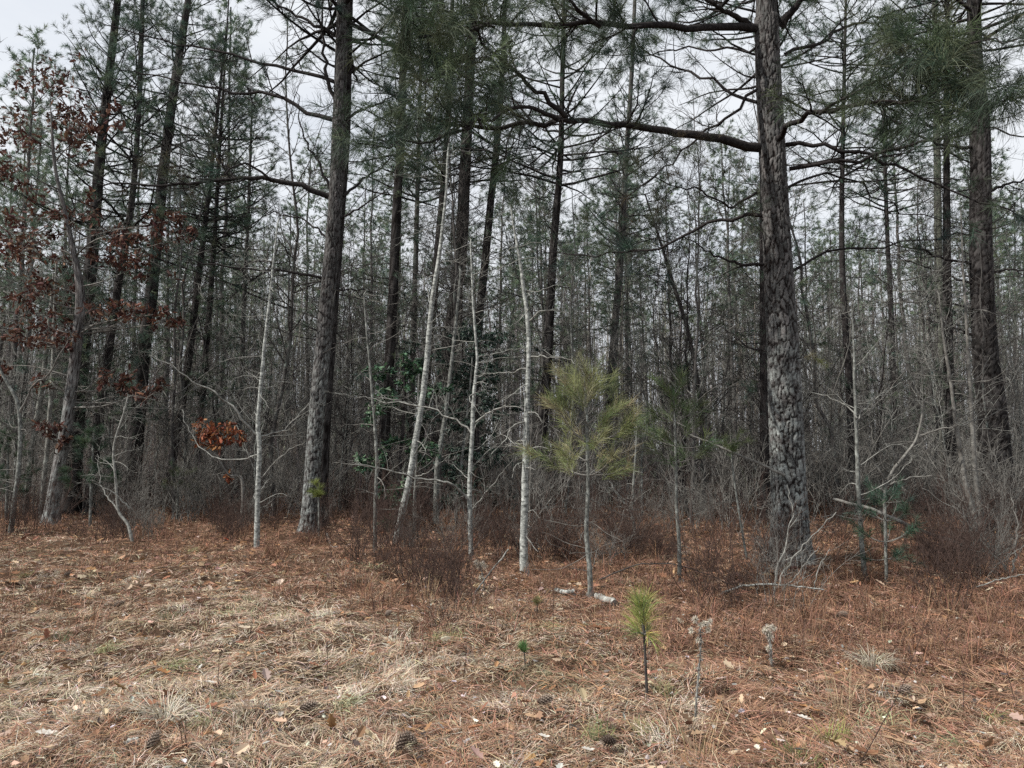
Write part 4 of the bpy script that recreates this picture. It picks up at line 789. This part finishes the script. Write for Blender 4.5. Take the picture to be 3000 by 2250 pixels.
# ---------------------------------------------------------------- fallen wood
def log(label, pts, w, name='fallen_branch', mm='dead_wood', Y=None, lift=.5, end=.6, sub=0, cat='branch'):
    gp = [G(a, b) for a, b in pts] if Y is None else [at(a, b, y) for (a, b), y in zip(pts, Y)]
    base = gp[0].copy(); P = np.array(gp) - base; P[:, 2] += w * gp[0][1] / F * lift
    P = catmull(P, 24); P[1:-1] += R.normal(0, .004, (22, 3)); r0 = w * gp[0][1] / F / 2
    a = MB(); Rd = taper(r0, 24, end); tubes(a, P[None], Rd, 10, rough=.2 * (R.random((1, 24, 10, 1)) - .5))
    for e, rr in ((0, Rd[0, 0]), (-1, Rd[0, -1])):
        k0 = a.n; ring = a.V[0].reshape(24, 10, 3)[e]; c = ring.mean(0); a.add(np.vstack([ring, c[None]]), [[i, (i + 1) % 10, 10] for i in range(10)])
    if sub: grow(a, None, P[None], Rd, sub=sub, sublen=(.15, .5), twig=2, minr=.002)
    return tag(a.build(name, M[mm], None, loc=tuple(base)), label, cat)
log('long fallen lichened trunk slanting down through brush, right of the blue green seedling', [(2441, 1467), (2562, 1500), (2682, 1552), (2833, 1608)], 9, 'fallen_log', 'mid_twig', Y=[13.4, 12.9, 12.5, 12.1], end=1.1, sub=1, cat='log')
log('long bare grey dead branch arching left of the largest pine at waist height', [(2020, 1275), (2133, 1322), (2247, 1371), (2300, 1395)], 5, Y=[11.6, 11.5, 11.3, 11.2], mm='mid_twig', end=1.6, sub=1.5)
log('pale arched fallen branch lying in front of the largest pine', [(2065, 1768), (2150, 1728), (2230, 1716), (2340, 1722), (2415, 1732)], 7, Y=[8.9, 8.85, 8.8, 8.75, 8.7], mm='white_bark', end=.6, sub=1.5)
log('thin dark arched cane bowing over the straw left of the largest pine', [(1755, 1700), (1850, 1662), (1930, 1652), (2030, 1668), (2130, 1710), (2200, 1735)], 4, 'arched_cane', Y=[9.6, 9.5, 9.4, 9.3, 9.2, 9.1], mm='twig', sub=.6, cat='cane')
log('short white birch like log lying left of the yellow green young pine foot', [(1628, 1735), (1655, 1738), (1684, 1744)], 13, 'short_log', 'white_bark', end=1, cat='log')
log('knobbly grey driftwood piece beside the young pine foot', [(1722, 1752), (1750, 1757), (1775, 1765), (1800, 1768)], 17, 'wood_chunk', end=1.15, cat='log')
log('short pale broken stick at the foot of the tall straight pine', [(957, 1575), (972, 1597), (988, 1613)], 7, 'broken_stick', cat='stick')
log('thin pale stick slanting up beside the second white sapling', [(1365, 1780), (1420, 1700), (1490, 1612)], 6, 'leaning_stick', Y=[8.9, 9.0, 9.1], mm='pale_twig', sub=1.0, cat='stick')
log('slender whitish cane slanting across the right foreground brush', [(2860, 1722), (2930, 1700), (3030, 1680)], 4, 'leaning_cane', Y=[8.9, 8.8, 8.7], mm='pale_twig', sub=.5, cat='cane')
log('pale thin dead stick pointing left on the straw by the right pine', [(2560, 1680), (2620, 1679), (2690, 1687)], 4, 'dead_stick', mm='pale_twig', sub=1, cat='stick')
log('grey stick lying flat in the grass near the lower left', [(30, 2032), (70, 2022), (118, 2018)], 9, 'flat_stick', 'dead_wood', cat='stick')
log('short thick grey bark chunk in the lower left grass', [(362, 2195), (380, 2188), (400, 2180)], 20, 'bark_chunk', 'dead_wood', end=.9, cat='bark')
for px, py, w in [(2262, 1770, 9), (2270, 1775, 7), (2222, 1760, 6)]: pass
def stems(label, shoots, Y, mm='pale_twig', name='sapling_clump'):
    b = np.array([*at(shoots[0][0][0], shoots[0][0][1], Y)[:2], 0]); b[2] = float(H(b[0], b[1])); t = thing(name, label, 'sapling', tuple(b))
    for k, s in enumerate(shoots): limb(t, b, s, Y, 0, R.uniform(-.4, .2), 7 if k < 2 else 5, 0, mat_=mm, name='stem', sub=2.4, sublen=(.15, .45), twig=3, twlen=(.08, .25), end=.3, minr=.0015)
stems('clump of pale slanting shoots growing in front of the largest pine foot', [[(2262, 1755), (2275, 1680), (2300, 1590), (2325, 1500), (2305, 1420)], [(2258, 1755), (2300, 1670), (2370, 1580), (2450, 1500)], [(2265, 1755), (2330, 1690), (2400, 1600)], [(2220, 1770), (2218, 1700), (2226, 1620)], [(2380, 1790), (2392, 1680), (2430, 1610)]], 9.0)
stems('fan of long thin bare canes at the right edge brush', [[(2960, 1690), (2900, 1600), (2830, 1520), (2700, 1430)], [(2960, 1690), (2980, 1560), (2960, 1430)], [(2850, 1740), (2920, 1660), (3010, 1590)], [(2960, 1690), (2860, 1560), (2720, 1380)]], 10.0, 'mid_twig', 'cane_clump')

# ---------------------------------------------------------------- small things on the grass: leaves, cones, seed heads
def big_leaf(label, px, py, size, col, yaw, curl=.5, tilt=.1, aspect=.62, lob=.22, name='dead_leaf', group=None, stand=0.0):
    p = G(px, py); L = size * np.linalg.norm(p - np.array([0, 0, CAM_Z])) / F; nu, nv = 16, 9
    u = np.linspace(0, 1, nu)[:, None]; v = np.linspace(-1, 1, nv)[None]
    wd = aspect * .5 * np.sin(np.pi * np.clip(u, .0, 1) ** .85) ** .6 * (1 - lob + lob * np.cos(u * 2 * np.pi * 3.5)); wd = np.maximum(wd, .012)
    xx = (u - .5) + 0 * v; yy = wd * v
    rr = max(curl, .01) * 2.6; zz = (1 - np.cos(yy * rr)) / rr * 1.2 + .10 * curl * np.sin(u * 5 + yaw) + .25 * curl * (u - .5) ** 2 * 4 + .02 * vn(u * 9 + yaw, v * 3 + 5, 2)
    yy = np.sin(yy * rr) / rr
    V = np.stack([xx + 0 * zz, yy + 0 * zz, zz], -1).reshape(-1, 3) * L
    th = L * .012; V2 = V + np.array([0, 0, -th]); allV = np.vstack([V, V2]); m = nu * nv
    q = (np.arange(nu - 1)[:, None] * nv + np.arange(nv - 1)[None]).reshape(-1, 1); Fq = q + np.array([[0, 1, nv + 1, nv]])
    c = np.array(col)[None] * (1 + .35 * (vn(u * 7 + px, v * 2.5 + py, 6).reshape(-1, 1) - .5)); rib = np.exp(-(np.abs(v + 0 * u) / .09) ** 2).reshape(-1, 1); c = c * (1 - .25 * rib)
    mb = MB(); mb.add(allV, np.vstack([Fq, (Fq + m)[:, ::-1]]), np.vstack([c, c * .8]))
    st = np.column_stack([np.linspace(-.5, -.78, 6), np.zeros(6), np.linspace(0, .03, 6) + .1 * curl]) * L; tubes(mb, st[None], np.full((1, 6), L * .012), 4, np.array(col) * .6)
    o = mb.build(name, M['litter']); o.location = (p[0], p[1], p[2] + .055 + stand * L * .5); o.rotation_euler = (R.normal(0, .12), tilt, yaw)
    return tag(o, label, 'leaf', group)
TAN, BRN, GRY, WHT, ORG = (.40, .27, .17), (.21, .105, .06), (.33, .31, .30), (.56, .53, .48), (.36, .19, .09)
for a in [
 ('large brown dead leaf folded in the straw behind the bright seedling', 1760, 1850, 62, BRN, .2, .5, .05, .75),
 ('largest tan dead leaf rolled lengthwise, right foreground', 2668, 2085, 84, TAN, .1, .75, .05, .45),
 ('broad tan dead leaf lying near the bottom right', 2633, 2208, 78, TAN, -.35, .4, .15, .7),
 ('orange tan crumpled leaf right of the white papery one', 2372, 2105, 54, ORG, -.5, .6, .1, .6),
 ('white papery leaf by the orange tan crumpled one', 2357, 2130, 38, WHT, -.7, .35, .1, .6),
 ('grey papery leaf left of the foreground seed stalk grass', 2072, 2098, 40, GRY, .7, .4, .2, .6),
 ('left one of two small curled tan leaves on the orange straw', 2322, 2012, 34, TAN, .2, .6, 0, .5),
 ('right one of two small curled tan leaves on the orange straw', 2362, 2012, 32, TAN, -.7, .6, 0, .45),
 ('tan leaf tilted upright on the straw below the slim lichened sapling', 2555, 1772, 40, TAN, -1.0, .6, .6, .45),
 ('tan leaf bent over a dark hollow, right of the tilted one', 2796, 1815, 56, TAN, -.3, .6, .15, .5),
 ('pale tan leaf among grey grass at the right edge', 2915, 2032, 62, TAN, .1, .4, .1, .55),
 ('tan pointed leaf standing in the bottom right grass', 2888, 2215, 58, TAN, 1.9, .6, .5, .5),
 ('dark brown curled leaf at the bottom edge', 2538, 2238, 66, BRN, .2, .6, .1, .6),
 ('brown curled leaf half buried in the middle foreground', 1478, 1992, 48, BRN, .5, .7, .1, .6),
 ('small pale tan leaf in the middle foreground straw', 1556, 2125, 34, TAN, -.3, .4, .05, .6),
 ('reddish brown leaf next to the small pale tan one', 1532, 2142, 34, BRN, .4, .6, .1, .5),
 ('white bleached leaf near the bottom middle', 1723, 2228, 36, WHT, .2, .5, .1, .5),
 ('pale leaf with dark underside near the bottom middle', 1594, 2188, 32, WHT, 0, .6, .1, .45),
 ('orange round crumpled leaf alone in the left foreground grass', 478, 1994, 34, ORG, .3, .8, .1, .85),
 ('orange leaf standing on edge right of the striped cone', 972, 2150, 52, (.40, .23, .11), 1.6, .6, .9, .5),
 ('whitish leaf flat in the lower left grass', 135, 2178, 46, WHT, .3, .3, .05, .6),
 ('white small leaf in the left middle grass', 617, 2027, 30, WHT, .0, .4, .05, .7),
 ('cream leaf in the left grass above the orange round one', 716, 1858, 32, (.5, .42, .32), .2, .4, .05, .7),
 ('small red leaf at the clearing edge below the forked white sapling', 663, 1588, 13, (.45, .08, .04), .3, .3, .4, .8),
 ('brown withered leaf standing upright below the white sapling', 782, 1640, 40, (.20, .12, .075), 1.5, .7, 1.1, .5),
 ('orange red leaf in the grass right of the standing brown one', 1017, 1648, 15, (.42, .13, .07), 0, .3, .3, .7),
 ('white stub leaf near the small red leaf', 683, 1622, 20, WHT, .1, .4, .05, .35),
 ('tan leaf at far lower left grass', 28, 2055, 30, TAN, .5, .5, .2, .6),
 ('tan leaf near the bottom left corner', 120, 2222, 50, (.45, .34, .23), .6, .5, .2, .5),
 ('cream leaf at the bottom centre left', 830, 2220, 48, (.46, .36, .26), .2, .5, .1, .5),
 ('pink brown leaf in the straw at the foreground seed stalk base', 2020, 2150, 44, (.33, .2, .15), 1.2, .5, .3, .6),
 ('tan leaf caught beside the bare sapling stem above the seed stalks', 2290, 1815, 28, TAN, -.5, .5, .2, .5),
 ('brown leaf on the straw right of the tilted tan leaf', 2470, 1780, 32, TAN, .1, .4, .1, .6),
 ('cream leaf upright in straw beside the young pine foot', 1740, 1672, 26, (.48, .38, .28), 1.3, .5, .8, .55),
]: big_leaf(*a)
def cone_mesh(seed):
    r = np.random.default_rng(seed); mb = MB(); Lc, Rc, ns = .085, .028, 78
    k = np.arange(ns); u = (k + .5) / ns; az = k * 2.39996; rad = Rc * np.sin(np.pi * np.clip(.10 + .86 * u, 0, 1)) ** .7
    z = u * Lc; prof = np.column_stack([np.zeros(9), np.zeros(9), np.linspace(0, Lc, 9)]); tubes(mb, prof[None], (Rc * .62 * np.sin(np.pi * np.linspace(.1, .96, 9)) ** .7)[None], 10, (.05, .035, .028))
    d = np.column_stack([np.cos(az), np.sin(az), np.zeros(ns)]); sd = np.column_stack([-np.sin(az), np.cos(az), np.zeros(ns)]); up = np.array([0, 0, 1.])
    o = d * (rad * .5)[:, None] + up * z[:, None]; e = d * (rad * 1.12)[:, None] + up * (z + .010 + .012 * u)[:, None]; w = (.006 * np.sin(np.pi * np.clip(.2 + .7 * u, 0, 1)))[:, None]
    ti = e + up * .001 + d * .003
    V = np.stack([o - sd * w * .5, o + sd * w * .5, e + sd * w, e - sd * w, ti + up * .0035, e - up * .004], 1); c = np.array([(.07, .05, .04), (.07, .05, .04), (.20, .16, .13), (.20, .16, .13), (.36, .31, .27), (.12, .09, .07)])
    b = k[:, None] * 6; k0 = mb.n; mb.V.append(V.reshape(-1, 3).astype(np.float32)); mb.n += ns * 6; mb.C.append(np.tile(c, (ns, 1)).astype(np.float32))
    mb.F[4].append(b + np.array([[0, 1, 2, 3]]) + k0); mb.F[3].append(np.concatenate([b + np.array([q]) for q in ([3, 2, 4], [0, 3, 5], [1, 5, 2], [3, 5, 2])]) + k0)
    return mb.mesh('pine_cone', M['cone'], False)
CONES = [cone_mesh(s) for s in range(3)]
for j, (lab, px, py, yaw, el, s) in enumerate([
 ('striped pine cone pointing up at the bottom edge, left one of two close together', 1162, 2232, .6, .9, 1.15), ('pine cone tipped sideways at the bottom edge, right one of two close together', 1220, 2212, 2.6, .35, 1.05),
 ('open grey pine cone lying in the middle foreground straw', 1575, 2085, .3, .15, 1.15), ('rounded pine cone in grass near the bottom, below the bright seedling', 1805, 2205, 3.6, .2, 1.1),
 ('dark striped pine cone in the pale grass, left of the orange standing leaf', 878, 2105, .5, .1, 1.15), ('dark pine cone far out in the left grass near the edge', 186, 1714, 0, .2, 1.15), ('grey pine cone left of the dark far one in the left grass', 126, 1738, .8, .2, 1.05),
 ('pine cone leaning against a brown leaf in the left grass', 332, 1790, .6, .3, 1.3), ('pine cone resting on straw behind the white seed stalks', 2452, 1820, 0, .15, 1.2), ('grey worn pine cone near the rolled tan leaf', 2632, 2045, .2, .2, 1.1), ('dark pine cone at the lower edge of the left grass', 430, 2225, 1.2, .6, 1.1), ('small dark pine cone in the straw among the shrubs', 1128, 1822, 1, .3, 1.0)]):
    p = G(px, py); o = link('pine_cone', CONES[j % 3], None, (p[0], p[1], p[2] + .058)); o.rotation_euler = (0, math.pi / 2 - el, yaw); o.scale = (s * .85,) * 3; tag(o, lab, 'pine cone')
def seed_stalk(label, stem, heads, Y):
    b = np.array([*at(stem[0][0], stem[0][1], Y)[:2], 0]); b[2] = float(H(b[0], b[1])); t = thing('seed_stalk', label, 'weed', tuple(b))
    P4 = trunk_from([(a, c, w) for a, c, w in stem], Y, None, 30); P4[:, :3] -= b; a = MB(); tubes(a, P4[None, :, :3], P4[None, :, 3], 6)
    m = 150; i = R.integers(2, 29, m); strips(a, P4[i, :3], np.column_stack([R.normal(size=m), R.normal(size=m), R.normal(-.6, .6, m)]), .022, .006, .3, seg=2)   # withered leaves on the stem
    for px, py, s in heads:
        c = at(px, py, Y) - b; S = P4[min(29, int(np.argmin(np.abs(P4[:, 2] - (c[2] - .03)))))][:3]; tubes(a, catmull([S, (S + c) / 2, c], 5)[None], np.full((1, 5), .0012), 4)
    a.build('stem', M['dead_wood'], t)
    for px, py, s in heads:
        c = at(px, py, Y) - b; h = MB(); n = 110; sm = s * Y / F; d = nrm(R.normal(size=(n, 3)) + np.array([0, 0, .3])); strips(h, c + d * sm * .1, d, sm * R.uniform(.7, 1.5, n), .003, 0, tint(n, [(.62, .59, .52), (.5, .46, .38)], .1), 2); h.build('seed_head', M['litter'], t)
Ys = G(2035, 2130)[1]
seed_stalk('tall dry stalk with fluffy white seed heads, left one of the two in the foreground', [(2035, 2130, 6), (2040, 2050, 6), (2048, 1960, 5), (2054, 1880, 4), (2050, 1830, 3)], [(2037, 1815, 9), (2070, 1830, 8), (2080, 1822, 8), (2052, 1832, 8), (2074, 1846, 7), (2025, 1848, 8), (2046, 1875, 8), (2062, 1826, 7)], Ys)
seed_stalk('shorter dry stalk with fluffy white seed heads, right one of the two in the foreground', [(2264, 1965, 6), (2259, 1920, 6), (2256, 1880, 5), (2250, 1850, 3)], [(2247, 1840, 9), (2262, 1838, 8), (2240, 1850, 8), (2257, 1866, 10), (2268, 1842, 7), (2252, 1855, 9), (2250, 1900, 8)], G(2264, 1965)[1])
seed_stalk('thin withered stalk with whitish tatters at the foot of the second white sapling', [(1420, 1735, 5), (1415, 1690, 4), (1405, 1650, 3)], [(1412, 1652, 8), (1400, 1660, 7), (1420, 1660, 8), (1408, 1692, 8), (1395, 1648, 7)], G(1420, 1735)[1])
# green grass tufts and dry weeds
def tuft(label, px, py, n, L, cols, spread=.05, name='grass_tuft', pitch=(.6, 1.4), curl=(.1, .5)):
    p = G(px, py); mb = MB(); x = p[0] + R.normal(0, spread, n); y = p[1] + R.normal(0, spread, n); yw = np.arctan2(y - p[1], x - p[0]) + R.normal(0, .6, n)
    blades(mb, x, y, R.uniform(*L, n), R.uniform(.0028, .0045, n), R.uniform(*pitch, n), R.uniform(*curl, n), tint(n, cols, .15), yw); mb.V = [v - p.astype(np.float32) for v in mb.V]
    tag(mb.build(name, M['litter'], smooth=False, loc=tuple(p)), label, 'grass')
tuft('yellow green grass tuft in the lower right foreground', 2440, 2185, 110, (.08, .2), [(.22, .24, .08), (.28, .27, .10), (.15, .18, .07)], .035)
tuft('low green mossy grass patch at the bottom edge right of centre', 2340, 2240, 160, (.05, .12), [(.12, .14, .055), (.17, .18, .08)], .07)
tuft('grey drooping grass tussock in the straw right of the white seed stalks', 2560, 1965, 160, (.18, .32), [(.40, .36, .29), (.33, .30, .24)], .05, 'grass_tussock', (.9, 1.4), (.5, .9))
tuft('pale drooping grass tussock in the left foreground', 480, 2125, 170, (.16, .3), [(.52, .48, .40), (.44, .40, .33)], .05, 'grass_tussock', (.7, 1.3), (.4, .8))
tuft('tall straw coloured grass stalks left of the bright seedling in front of shrubs', 1252, 1790, 26, (.3, .5), [(.46, .35, .2), (.38, .28, .17)], .03, 'grass_stalks', (1.1, 1.5), (0, .25))
tuft('tall tan grass stalks right of the yellow green tuft', 2462, 2100, 40, (.25, .45), [(.44, .35, .24), (.36, .27, .18)], .05, 'grass_stalks', (1.0, 1.5), (.1, .5))
tuft('upright straw stalks at the base of the left seed stalk', 2042, 2240, 34, (.2, .42), [(.48, .38, .25), (.4, .3, .19)], .06, 'grass_stalks', (1.0, 1.5), (0, .4))
tuft('olive green grass tuft in the left middle grass', 172, 1888, 90, (.06, .14), [(.10, .12, .07), (.14, .15, .09)], .05)
tuft('dull green grass tuft in the left grass, right of the olive one', 490, 1815, 90, (.06, .16), [(.13, .15, .09), (.18, .18, .11)], .05)
def weed(label, px, py, h, mm='brush', group=None):
    p = G(px, py); a = MB(); P = walk(np.array([[0, 0, -.02]]), np.array([[R.normal(0, .2), R.normal(0, .2), 1]]), h, 10, .07, .02); Rd = taper(.0032, 10, .4); tubes(a, P, Rd, 5); grow(a, None, P, Rd, sub=9, sublen=(.05, .14), twig=1, twlen=(.02, .06), t0=.35, minr=.0012, ang=(.3, .8))
    tag(a.build('weed_stem', M[mm], loc=tuple(p)), label, 'weed', group)
weed('tall dark bare weed stem rising at the bottom right of the yellow green tuft', 2508, 2245, .85)
for px, py, h in [(1300, 1865, .5), (1505, 2150, .2), (535, 2190, .17), (550, 2200, .2), (955, 1990, .3), (640, 2010, .25), (1100, 1850, .4), (2820, 2080, .3), (2120, 1960, .35), (2980, 2060, .4), (860, 1880, .25), (220, 1850, .2), (1360, 2000, .3), (1950, 2130, .3), (2700, 1880, .4), (1620, 1850, .45)]:
    weed('short thin dark weed stem poking out of the grass', px, py, h, group='weed stems in the grass')

# ================================================================ LIGHT, SKY, CAMERA
SUN_EL, SUN_AZ = math.radians(47), math.radians(248)            # azimuth clockwise from +Y: behind the camera, to its left
w = bpy.data.worlds.new('World'); bpy.context.scene.world = w; w.use_nodes = True; nt = w.node_tree; l = nt.links.new
sky = N(nt, 'ShaderNodeTexSky', sky_type='NISHITA'); sky.sun_disc = False; sky.sun_elevation = SUN_EL; sky.sun_rotation = SUN_AZ
tc = N(nt, 'ShaderNodeTexCoord'); mp = N(nt, 'ShaderNodeMapping'); mp.inputs['Scale'].default_value = (1.6, 1.6, 5); l(tc.outputs['Generated'], mp.inputs[0])
nz = N(nt, 'ShaderNodeTexNoise'); nz.inputs['Scale'].default_value = 2.2; nz.inputs['Detail'].default_value = 6; l(mp.outputs[0], nz.inputs['Vector'])
rp = N(nt, 'ShaderNodeMapRange'); rp.inputs[1].default_value = .2; rp.inputs[2].default_value = .56; rp.inputs[3].default_value = .72; l(nz.outputs['Fac'], rp.inputs[0])
mx = N(nt, 'ShaderNodeMix', data_type='RGBA'); l(rp.outputs[0], mx.inputs[0]); l(sky.outputs[0], mx.inputs[6]); mx.inputs[7].default_value = (6.5, 6.75, 7.1, 1)
bg = nt.nodes['Background']; l(mx.outputs[2], bg.inputs['Color']); bg.inputs['Strength'].default_value = .1
sd = bpy.data.lights.new('sun', 'SUN'); sd.energy = 4.4; sd.angle = math.radians(.5); sd.color = (1, .95, .88)
so = bpy.data.objects.new('sun', sd); C.objects.link(so); so.rotation_euler = (math.pi / 2 - SUN_EL, 0, -SUN_AZ + math.pi)
cd = bpy.data.cameras.new('camera'); cam = bpy.data.objects.new('camera', cd); C.objects.link(cam); cam.location = (0, 0, CAM_Z); cam.rotation_euler = (math.pi / 2 + PITCH, 0, 0)
cd.lens = 27; cd.sensor_width = 36; cd.clip_start = .05; cd.clip_end = 3000
s = bpy.context.scene; s.camera = cam; s.view_settings.view_transform = 'Standard'; s.view_settings.look = 'None'; s.view_settings.exposure = .45; s.view_settings.gamma = 1
s.cycles.max_bounces = 5; s.cycles.diffuse_bounces = 3; s.cycles.glossy_bounces = 2; s.cycles.transmission_bounces = 2; s.cycles.use_denoising = False
